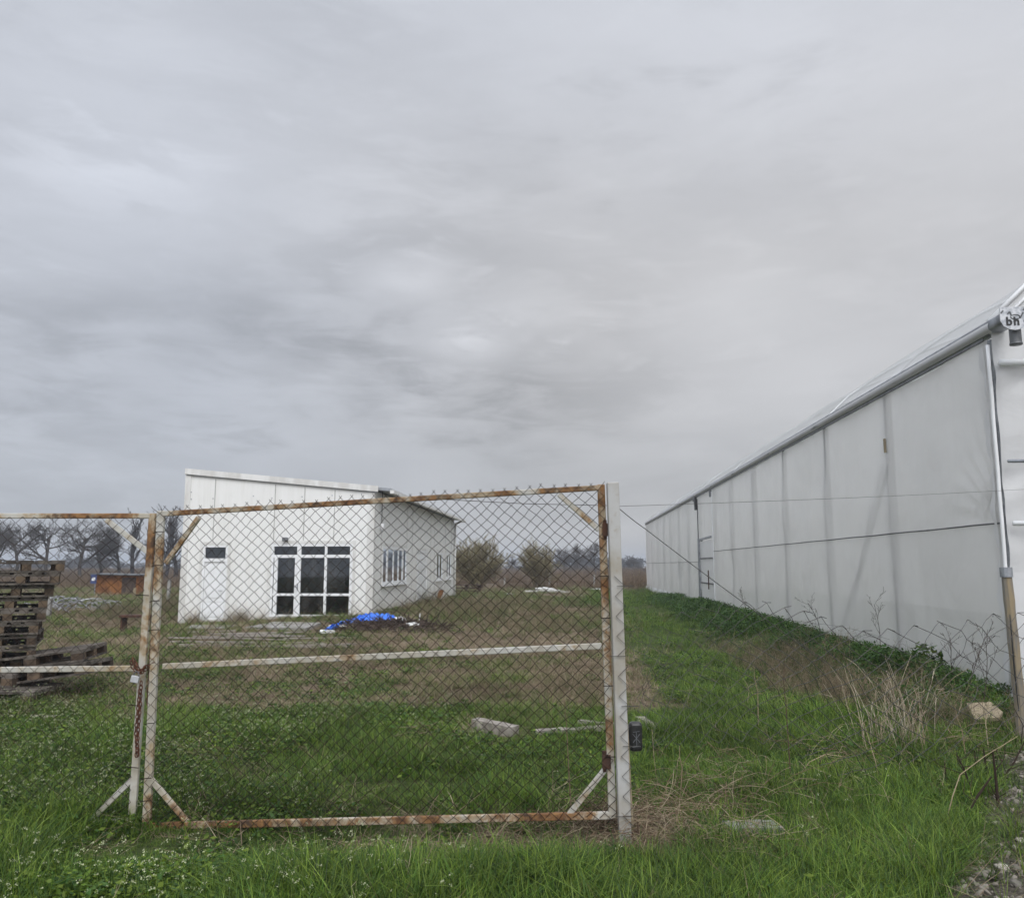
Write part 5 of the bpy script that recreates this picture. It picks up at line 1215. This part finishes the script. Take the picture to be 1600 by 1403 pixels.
# square board by the greenhouse corner
def board():
    c = [G(1510, 1098, .16), G(1548, 1096, .18), G(1567, 1112, .16), G(1562, 1120, .13), G(1524, 1124, .12)]
    m = MB(); n = len(c); dn = Vector((0, .01, -.035))
    m.add(c+[p+dn for p in c], [tuple(range(n))[::-1], tuple(range(n, 2*n))]+[(k, (k+1) % n, n+(k+1) % n, n+k) for k in range(n)])
    o = m.build('wooden_board', MT['palewood'], None, off=c[0]); o.location = c[0]; tag(o, 'tilted pale board with a broken corner by the greenhouse corner', 'board')
board()
def house_litter():
    # concrete slab and scattered laths before the entrance
    q = [G(382, 984), G(478, 986), G(502, 977), G(430, 975)]
    m = MB(); n = 4; c = [p+Vector((0, 0, .07)) for p in q]; m.add(c+[p-Vector((0, 0, .12)) for p in c], [(0, 1, 2, 3), (7, 6, 5, 4)]+[(k, (k+1) % n, n+(k+1) % n, n+k) for k in range(n)])
    o = m.build('door_slab', MT['concrete'], None, off=c[0]); o.location = c[0]; tag(o, 'pale concrete slab on the ground in front of the glazed entrance', 'slab')
    q = [G(292, 984), G(352, 985), G(372, 979), G(300, 979)]
    m = MB(); c = [p+Vector((0, 0, .05)) for p in q]; m.add(c+[p-Vector((0, 0, .12)) for p in c], [(0, 1, 2, 3), (7, 6, 5, 4)]+[(k, (k+1) % n, n+(k+1) % n, n+k) for k in range(n)])
    o = m.build('door_slab', MT['concrete'], None, off=c[0]); o.location = c[0]; tag(o, 'narrow concrete slab on the ground in front of the service door', 'slab')
    rr = random.Random(5)
    m = MB(); a = Vector((0, 0, 0)); m.box(-.9, .9, -.03, .03, 0, .025); proto = m.build('lath', MT['greywood'], None)
    for k in range(24):
        px, py = rr.uniform(330, 500), rr.uniform(986, 1012); q = G(px, py, .02)
        o = proto if k == 0 else proto.copy()
        if k: COL.objects.link(o)
        o.location = q; o.rotation_euler = (0, rr.uniform(-.02, .02), rr.uniform(-.28, .22)); o.scale = (rr.uniform(.45, 1.1), rr.uniform(.8, 1.5), 1)
        tag(o, 'thin pale lath lying flat in the dry grass before the white building', 'lath', 'laths scattered before the building')
    # brush heap
    rg = np.random.default_rng(9); P0 = []; P1 = []
    c = G(605, 985); ex = (G(695, 985)-G(520, 985)).length/2
    for k in range(1500):
        u = rg.uniform(-1, 1); v = rg.uniform(-1, 1); hh = .20*(1-u*u)*(1-v*v)+.03; p = np.array([c.x+u*ex, c.y+.5+v*.9, hz(c.x, c.y)+rg.uniform(0, 1)*hh]); d = rg.normal(0, 1, 3)*np.array([1, .6, .22]); d /= np.linalg.norm(d)
        P0.append(p-d*rg.uniform(.1, .4)); P1.append(p+d*rg.uniform(.1, .4))
    n = len(P0); r = rg.uniform(.005, .014, n); V, F = segtubes(np.array(P0), np.array(P1), r, r*.6, 4)
    col = (rg.uniform(.5, 1.6, n)[:, None]*np.array([[.07, .052, .043]])).repeat(8, axis=0)
    o = npmesh('brush_heap', V, F, MT['bark'], cols=col); tag(o, 'heap of dark cut twigs on the ground beside the blue tarpaulin', 'brush heap')
    # tarpaulin draped on its left part
    pts = []; nu, nv = 70, 24; L0 = G(512, 990); R0 = G(617, 974)
    ctr = [(0, 512, 990, .28, .05), (.12, 530, 986, .30, .12), (.28, 545, 981, .22, .10), (.42, 562, 979, .65, .17), (.62, 582, 977, .75, .20), (.82, 600, 977, .55, .16), (1, 618, 978, .18, .10)]
    V = []
    for i in range(nu+1):
        s = i/nu; t = [c_[0] for c_ in ctr]; px = np.interp(s, t, [c_[1] for c_ in ctr]); py = np.interp(s, t, [c_[2] for c_ in ctr]); wd = np.interp(s, t, [c_[3] for c_ in ctr]); hh = np.interp(s, t, [c_[4] for c_ in ctr])
        q = gnd(px, py+4)
        for j in range(nv+1):
            v = j/nv*2-1; f = float(fbm(s*16+3, v*3.5, 3)-.5); f2 = abs(math.sin(s*34+v*2.5+5*f))
            x = q.x+.20*f; y = q.y+v*wd*(1+.6*f); z = hz(q.x, q.y)+.03+hh*(1-v*v)**.6+.13*f*(1-.5*v*v)+.05*f2
            V.append((x, y, max(z, hz(q.x, q.y)+.015)))
    a = (np.arange(nu)[:, None]*(nv+1)+np.arange(nv)[None, :]).ravel(); o = npmesh('tarpaulin', V, np.stack([a, a+1, a+nv+2, a+nv+1], -1), MT['tarp'], smooth=True)
    md = o.modifiers.new('thick', 'SOLIDIFY'); md.thickness = .006; tag(o, 'crumpled bright blue tarpaulin lying over the brush heap', 'tarpaulin')
    # pale scraps round the heap
    def scrap(px, py, w, d, h, lab, rz=0, mat='foam', cat='sheet scrap', group='pale scraps round the heap'):
        q = G(px, py, .0); m = MB(); nn = 6
        top = []; rg2 = random.Random(int(px)); ang = [2*PI*k/9 for k in range(9)]
        top = [Vector((w/2*math.cos(a)*rg2.uniform(.75, 1.1), d/2*math.sin(a)*rg2.uniform(.75, 1.1), h*rg2.uniform(.5, 1.1))) for a in ang]
        bot = [Vector((p.x, p.y, 0)) for p in top]; c_ = Vector((0, 0, h*1.15)); n = 9
        m.add(top+bot+[c_], [(k, (k+1) % n, 2*n) for k in range(n)]+[(k, (k+1) % n, n+(k+1) % n, n+k) for k in range(n)]+[tuple(range(2*n-1, n-1, -1))])
        o = m.build('plastic_scrap', MT[mat], None); o.location = q; o.rotation_euler = (0, 0, rz); tag(o, lab, cat, group)
    scrap(512, 989, .42, .3, .07, 'pale flat sheet scrap at the left tip of the blue tarpaulin'); scrap(527, 983, .4, .3, .10, 'pale folded scrap just behind the left tip of the tarpaulin')
    scrap(626, 973, .34, .2, .14, 'pale piece poking out at the right end of the tarpaulin'); scrap(646, 984, .42, .2, .16, 'white torn piece at the front of the twig heap', .4)
    scrap(672, 985, .5, .15, .08, 'long pale strip at the right front of the twig heap', .25)
    m = MB(); q = G(655, 975, .0); m.bar(q+Vector((0, 0, .1)), q+Vector((.02, 0, .26)), .022, .022, (0, 1, 0)); o = m.build('stake', MT['whitepvc'], None, off=q); o.location = q; tag(o, 'short white stake standing in the twig heap', 'stake')
    # far white sheets
    for (px, py, w, d, h, lab) in ((829, 925, 1.3, 2, .12, 'flat white sheet at the left of the far white pile'), (850, 924, 1.6, 2, .32, 'highest white bundle in the middle of the far white pile'), (866, 925, 1.4, 2, .20, 'white sheet at the right of the far white pile'), (884, 926, .9, 1.5, .10, 'small white sheet trailing off right from the far pile'), (797, 929, .7, 1, .10, 'grey-white scrap left of the far white pile'), (931, 922, .9, 1.5, .14, 'white scrap alone just left of the right gate stile')):
        scrap(px, py, w*.8, d*.8, h*.75, lab, 0, 'foam', 'white sheet', 'white sheets at the far end of the yard')
    # things by the side door
    q = G(674, 940); 
    for k, (a, b, lab) in enumerate((((670, 935), (680, 918), 'brown board leaning steeply by the side door'), ((676, 937), (688, 929), 'short brown board lying by the side door'), ((683, 938), (690, 922), 'narrow brown board leaning right of the others by the side door'))):
        A = G(a[0], a[1], .03); B = at(b[0], b[1], A.y+.4); beam('leaning_board', A, B, .22, .04, MT['orangewood'] if k != 1 else MT['greywood'], lab, 'board', 'boards by the side door')
    beam('plank', G(692, 934, .06), G(712, 932, .06), .3, .12, MT['darkwood'], 'dark low timber along the foot of the side wall', 'plank')
    # dark pallet pile past the building
    for k in range(3):
        q = G(726, 927); m = MB(); z = k*.17
        for j in range(5): m.box(-.85, .85, -.5+j*.22, -.40+j*.22, z+.12, z+.15)
        for x in (-.8, -.05, .7): m.box(x, x+.12, -.5, .48, z, z+.118)
        o = m.build('timber_rack', MT['darkwood'], None); o.location = q+Vector((.06*k, 0, 0)); o.rotation_euler = (0, 0, .1*k)
        tag(o, ['dark rack at the bottom of the pile past the building corner', 'dark rack in the middle of the pile past the building corner', 'dark rack on top of the pile past the building corner'][k], 'pallet', 'dark racks past the building')
house_litter()
def left_things():
    # brown shed
    Y = 46; a = at(148, 943, Y); b = at(214, 943, Y); zt = at(180, 898, Y).z; w = b.x-a.x; z0 = hz(a.x, Y)-.1
    s = empty('shed', (a.x+w/2, Y, z0), 'low brown wooden shed in the field behind the left gate leaf', 'shed')
    m = MB(); k = 0; x = 0
    while x < w-.02:
        m.box(a.x+x, a.x+min(w, x+.15), Y-.02, Y+.02+.01*(k % 2), z0, zt-.06*(x/w)); x += .158; k += 1
    m.build('front_wall', MT['orangewood'], s)
    m = MB(); m.box(a.x, a.x+.05, Y+.035, Y+2, z0, zt); m.box(b.x-.05, b.x, Y+.035, Y+2, z0, zt); m.box(a.x, b.x, Y+2.0, Y+2.04, z0, zt); m.build('side_walls', MT['orangewood'], s)
    m = MB(); m.bar((a.x-.2, Y+.9, zt+.05), (b.x+.2, Y+.9, zt-.01), 2.5, .06); m.build('roof', MT['darksteel'], s)
    m = MB(); m.box(a.x+w*.62, a.x+w*.95, Y-.05, Y-.022, z0, zt-.15); m.build('doorway', MT['darkwood'], s)
    # round the shed: sign
    q = at(147, 905, 45.5); p = G(147, 935); p = Vector((at(147, 935, 45.5).x, 45.5, hz(q.x, 45.5)))
    t = empty('field_sign', p, 'small blue and white sign on a thin post at the left end of the shed', 'sign')
    m = MB(); m.tube([p, Vector((p.x, p.y, q.z+.2))], .03, 6); m.build('post', MT['steel'], t)
    m = MB(); m.box(q.x-.16, q.x+.16, 45.44, 45.46, q.z-.22, q.z+.25); sb = m.build('board', simple('sign_blue', (.03, .05, .16), (.04, .06, .18), 5, .5), t)
    m = MB(); m.box(q.x-.09, q.x+.09, 45.425, 45.438, q.z-.07, q.z+.10); m.build('white_panel', MT['whitepvc'], sb)
    # scrap poles: tangled grey pile
    c = G(95, 957); t = empty('scrap_pile', c, 'tangled pile of grey metal rods and hoops behind the tall pallet stack', 'scrap pile'); rg = random.Random(8)
    m = MB()
    for k in range(34):
        a = rg.uniform(0, 2*PI); e = rg.uniform(.0, .7); L_ = rg.uniform(.5, 1.4); p = c+Vector((rg.uniform(-.5, .5), rg.uniform(-.4, .4), rg.uniform(.05, .5)))
        d = Vector((math.cos(a)*math.cos(e), .5*math.sin(a), math.sin(e)*.7)); m.tube([p-d*L_/2+Vector((0, 0, .05)), p+Vector((0, 0, .12)), p+d*L_/2], .016, 5)
    m.build('rods', MT['scrap'], t)
    c = G(155, 953); t = empty('scrap_pile', c, 'smaller low tangle of grey wire in front of the brown shed', 'scrap pile'); m = MB()
    for k in range(16):
        p = c+Vector((rg.uniform(-.5, .5), rg.uniform(-.3, .3), rg.uniform(.05, .25))); r = rg.uniform(.15, .35); ph = rg.uniform(0, 6)
        m.tube([p+Vector((r*math.cos(a_+ph), .2*r*math.sin(a_), r*.6*math.sin(a_+ph))) for a_ in np.linspace(0, 5, 12)], .010, 4)
    m.build('wire_coils', MT['scrap'], t)
    # rusty trough
    c = G(211, 985, 0); t = empty('metal_trough', c, 'low rusty metal trough half hidden by the left gate leaf stile', 'trough'); m = MB()
    m.box(c.x-.35, c.x+.35, c.y-.2, c.y+.2, c.z+.34, c.z+.40); m.build('tray', MT['rust'], t)
    for sx in (-.3, .3):
        m = MB(); m.box(c.x+sx-.02, c.x+sx+.02, c.y-.15, c.y+.15, c.z-.02, c.z+.34); m.build('leg', MT['rust'], t)
    # pale boards lying in the grass on the left
    beam('plank', G(48, 1119, .02), G(92, 1121, .02), .10, .03, MT['greywood'], 'short pale board flat in the grass below the pallets', 'plank')
    # background posts
    for k, (px, pt, pb, Y, lab, mt) in enumerate(((788, 903, 925, 62, 'thin pale fence post between the two shrubs', 'concrete'), (858, 895, 922, 60, 'taller thin fence post right beside the smaller shrub', 'concrete'), (928, 898, 922, 60, 'thin fence post left of the right gate stile', 'concrete'),
            (264, 905, 950, 34, 'pale concrete post in the gap left of the white building', 'concrete'), (210, 918, 945, 44, 'pale post at the right end of the brown shed', 'palewood'), (77, 935, 970, 26, 'short grey post right behind the tall pallet stack', 'concrete'),
            (1002, 905, 916, 75, 'dark short post in the field left of the greenhouse end', 'darkwood'), (150, 908, 935, 50, 'thin dark post behind the left end of the shed', 'darkwood'))):
        q = at(px, pt, Y); r = .055 if Y > 30 else .06; zb = hz(q.x, Y); m = MB(); m.bar((q.x, Y, zb-.2), (q.x+.03, Y, q.z), r*2, r*2, (0, 1, 0)); o = m.build('fence_post', MT[mt], None, off=(q.x, Y, zb)); o.location = (q.x, Y, zb); tag(o, lab, 'fence post', 'far fence posts')
left_things()

# ------------------------------------------------------------------ dead stems in front
def stemset(name, label, cat, chains, mat, tint, rad, n=5, group=None):
    m = MB()
    for (pts, r) in chains: m.tube(pts, [r*(1-.6*k/(len(pts)-1)) for k in range(len(pts))], n)
    m.c = [tint]*len(m.v); off = chains[0][0][0]; o = m.build(name, mat, None, off=off); o.location = off; tag(o, label, cat, group); return o
def curve_pts(px0, py0, Y, path, base=None):
    """stem from a ground picture point through picture points held near one distance"""
    g_ = G(px0, py0); return [g_]+[at(x, y, g_.y+dy) for (x, y, dy) in path]
def stems():
    rg = random.Random(31)
    # dead shrub at the right edge
    S = [curve_pts(1560, 1262, 0, [(1556, 1215, 0), (1551, 1172, 0)]), curve_pts(1545, 1215, 0, [(1540, 1195, 0), (1537, 1170, 0)]), curve_pts(1508, 1275, 0, [(1530, 1240, 0), (1549, 1213, .02)]),
         curve_pts(1520, 1240, 0, [(1508, 1205, 0), (1496, 1180, 0)]), curve_pts(1568, 1215, 0, [(1585, 1190, 0), (1600, 1160, 0), (1610, 1135, 0)]), curve_pts(1480, 1225, 0, [(1477, 1205, 0), (1476, 1192, 0)]), curve_pts(1530, 1212, 0, [(1524, 1195, 0), (1523, 1172, 0)])]
    rs = random.Random(77)
    for k in range(16):
        a = rs.choice(S[:5]); b = a[0].lerp(a[-1], rs.uniform(.1, .9)); d = Vector((rs.gauss(0, .6), rs.gauss(0, .4), rs.uniform(.2, 1))).normalized(); L_ = rs.uniform(.10, .34)
        S.append([b, b+d*L_*.5+Vector((rs.gauss(0, .02), 0, rs.gauss(0, .02))), b+d*L_+Vector((rs.gauss(0, .04), 0, rs.gauss(0, .03)))])
    stemset('dead_shrub', 'thick dark broken stems of a dead shrub at the gravel edge', 'shrub', [(p, .012 if k < 3 else (.008 if k < 7 else .0032)) for k, p in enumerate(S)], MT['bark'], (.045, .032, .025), .01, 7)
    # pale arching briars
    B = [([(1478, 1285), (1488, 1245), (1500, 1210), (1540, 1180), (1590, 1150)], 'pale arching bramble stem over the dead shrub'), ([(1245, 1215), (1265, 1190), (1290, 1178), (1320, 1182), (1345, 1200)], 'low arching tan stem in the grass below the dead stalks'),
         ([(1375, 1225), (1368, 1190), (1350, 1130), (1320, 1100)], 'bent brown stem leaning left in front of the dead stalks'), ([(1455, 1150), (1465, 1170), (1440, 1140), (1390, 1110)], None)]
    for pts, lab in B:
        if lab is None: continue
        g_ = G(*pts[0]); P = [g_]+[at(x, y, g_.y+.05*k) for k, (x, y) in enumerate(pts[1:])]
        stemset('bramble', lab, 'bramble', [(P, .0042)], MT['dry'], (.36, .29, .19), .006)
    # individually visible tall stalks
    T = [((1236, 1225), (1228, 1100), (1226, 1025), 'solitary brown stalk standing upright left of the dead clump', (.14, .10, .07)), ((1355, 1175), (1335, 1085), (1318, 1036), 'pale bent stalk with drooping tip left of the dead clump', (.40, .34, .24)),
         ((1432, 1165), (1405, 1075), (1424, 1022), 'tall pale stalk curving right above the dead clump', (.40, .34, .24)), ((1448, 1180), (1440, 1130), (1433, 1088), 'straight tan stalk at the right side of the dead clump', (.32, .25, .16)),
         ((1185, 1150), (1184, 1080), (1178, 1040), 'thin tan stalk far left of the dead clump', (.28, .22, .15)), ((1510, 1190), (1503, 1140), (1492, 1100), 'thin tan stalk in front of the broken board', (.30, .23, .15)),
         ((1545, 1175), (1540, 1130), (1546, 1092), 'thin pale stalk crossing the broken board', (.36, .30, .2)), ((1375, 1165), (1388, 1110), (1390, 1060), 'grey-tan stalk in the middle of the dead clump', (.3, .25, .18)),
         ((1062, 1260), (1066, 1200), (1062, 1165), 'thin tan stalk right of the square post', (.28, .22, .14)), ((893, 1275), (888, 1190), (880, 1080), 'thin brown stalk seen through the gate mesh near the corner brace', (.2, .15, .1))]
    for (a, b, c, lab, tint) in T:
        g_ = G(*a); P = [g_, at(b[0], b[1], g_.y+.03)*.5+at(a[0], a[1], g_.y)*.5, at(b[0], b[1], g_.y+.03), at((b[0]+c[0])/2+rg.uniform(-3, 3), (b[1]+c[1])/2, g_.y+.05), at(c[0], c[1], g_.y+.06)]
        stemset('dead_stalk', lab, 'stalk', [(P, .0048)], MT['dry'], tint, .006, 5, 'tall dead stalks on the right')
    # dry clump of tan stalks
    P0 = []; P1 = []; C = []; c = G(1405, 1165); r2 = np.random.default_rng(6)
    for k in range(90):
        a = np.array([c.x+r2.normal(0, .19), c.y+r2.normal(0, .18), 0.]); a[2] = hz(a[0], a[1]); h = r2.uniform(.2, .82); d = np.array([r2.normal(0, .22), r2.normal(0, .2), 1.]); col = np.array([(.46, .40, .30), (.38, .30, .21), (.26, .20, .15), (.54, .48, .37)][r2.integers(4)])
        for j in range(4):
            d = d+r2.normal(0, .14, 3)-np.array([0, 0, .05*j]); dd = d/np.linalg.norm(d); b = a+dd*h/4; P0.append(a); P1.append(b); C.append(col); a = b
            if j > 1 and r2.random() < .5: e = dd+r2.normal(0, .6, 3); P0.append(b); P1.append(b+e*.07); C.append(col)
    n = len(P0); r = r2.uniform(.0014, .0030, n); V, F = segtubes(np.array(P0), np.array(P1), r, r*.8, 3)
    o = npmesh('dead_clump', V, F, MT['dry'], cols=np.array(C).repeat(6, axis=0)); tag(o, 'pale tangled clump of dead stalks in the grass before the greenhouse', 'dead plant')
    # straw tangle at the post foot
    P0 = []; P1 = []; C = []
    for (px, py, sx, sy, n_, L_) in ((975, 1300, 26, 12, 420, .26), (1080, 1275, 55, 22, 420, .34), (1160, 1235, 35, 22, 160, .4), (930, 1300, 20, 8, 120, .2), (780, 1330, 20, 8, 90, .16), (1130, 1330, 60, 14, 120, .3), (860, 1310, 40, 10, 100, .2), (1320, 1190, 60, 30, 200, .34), (1500, 1160, 40, 22, 220, .3), (1230, 1090, 50, 22, 200, .3), (540, 1345, 14, 6, 50, .15), (650, 1150, 18, 5, 60, .2)):
        for k in range(n_):
            q = G(px+r2.normal(0, sx), min(1395, py+r2.normal(0, sy))); a = np.array(q)+np.array([0, 0, r2.uniform(.0, .10)]); th = r2.uniform(0, 6.28); el = abs(r2.normal(.25, .35)); d = np.array([math.cos(th)*math.cos(el), math.sin(th)*math.cos(el), math.sin(el)]); h = L_*r2.uniform(.5, 1.3); col = np.array([(.34, .27, .18), (.24, .17, .11), (.15, .10, .075), (.40, .33, .23)][r2.integers(4)])
            for j in range(4):
                d = d+r2.normal(0, .2, 3)-np.array([0, 0, .22]); d /= np.linalg.norm(d); b = a+d*h/4; b[2] = max(b[2], q.z+.01); P0.append(a); P1.append(b); C.append(col); a = b
    n = len(P0); r = r2.uniform(.0011, .0024, n); V, F = segtubes(np.array(P0), np.array(P1), r, r*.8, 3)
    o = npmesh('straw', V, F, MT['dry'], cols=np.array(C).repeat(6, axis=0)); tag(o, 'loose tangled tan straw round the post foot and in the grass', 'straw', kind='stuff')
    # leafless weeds against the film
    K = [(1375, 1010, 940, 'thin dark branching weed in front of the film left of the leafy tuft'), (1283, 985, 935, 'single thin dark weed stem against the film'), (1500, 1050, 985, 'thin dark branching weed against the film by the wooden post'), (1478, 1045, 990, 'low dark branching weed right of the leafy tuft'), (1525, 1060, 1000, 'thin bare stem in front of the film beside the wooden post'), (1168, 955, 925, 'small dark branching weed where the torn fence mesh begins')]
    for k, (px, pb, pt, lab) in enumerate(K):
        w = 4.35; Yv = (w)/((px-800)/1325-WK); b = Vector((w+WK*Yv, Yv, hz(w+WK*Yv, Yv))); t = at(px, pt, Yv); H_ = max(.3, t.z-b.z); segs = []; r3 = random.Random(50+k)
        P = dict(wander=.12, up=.05, rmin=.0022, levels=2, kids=[7, 4], spread=[.6, .7], ratio=.38, rr=.6, n=4); P['from'] = [.35, .3]
        grow(segs, b, Vector((r3.uniform(-.1, .1), 0, 1)).normalized(), H_, .006, 0, r3, P); A0, A1, R0, R1, _ = segs_np(segs)
        V, F = segtubes(A0-np.array(b), A1-np.array(b), R0, R1, 3); o = npmesh('weed_stem', V, F, MT['bark'], cols=np.tile([.07, .055, .045], (len(V), 1))); o.location = b; tag(o, lab, 'weed', 'bare weeds against the film')
    # leafy tuft
    V, F, C = merge(leaves(260, .24, .42, .045, G1[:2]+G2, 7), stalks(14, .25, .45, .18, .004, G2, 9)); w = 4.6; Yv = w/((1445-800)/1330-WK); x = w+WK*Yv
    o = npmesh('leafy_weed', V, F, MT['grass'], cols=C); o.location = (x, Yv, hz(x, Yv)+.05); tag(o, 'bright leafy green weed tuft standing above the bank at the film', 'weed')
stems()

# ------------------------------------------------------------------ air
def haze():
    m = MB(); m.box(-1900, 1900, -70, 1500, -1.5, 14); mt = bpy.data.materials.new('haze_air'); mt.use_nodes = True; nt = mt.node_tree; nt.nodes.clear()
    out = nt.nodes.new('ShaderNodeOutputMaterial'); v = nt.nodes.new('ShaderNodeVolumePrincipled'); v.inputs['Color'].default_value = (.80, .86, .95, 1); v.inputs['Density'].default_value = .0012; v.inputs['Anisotropy'].default_value = .1
    nt.links.new(v.outputs[0], out.inputs['Volume']); o = m.build('haze', mt); tag(o, kind='stuff')
haze()
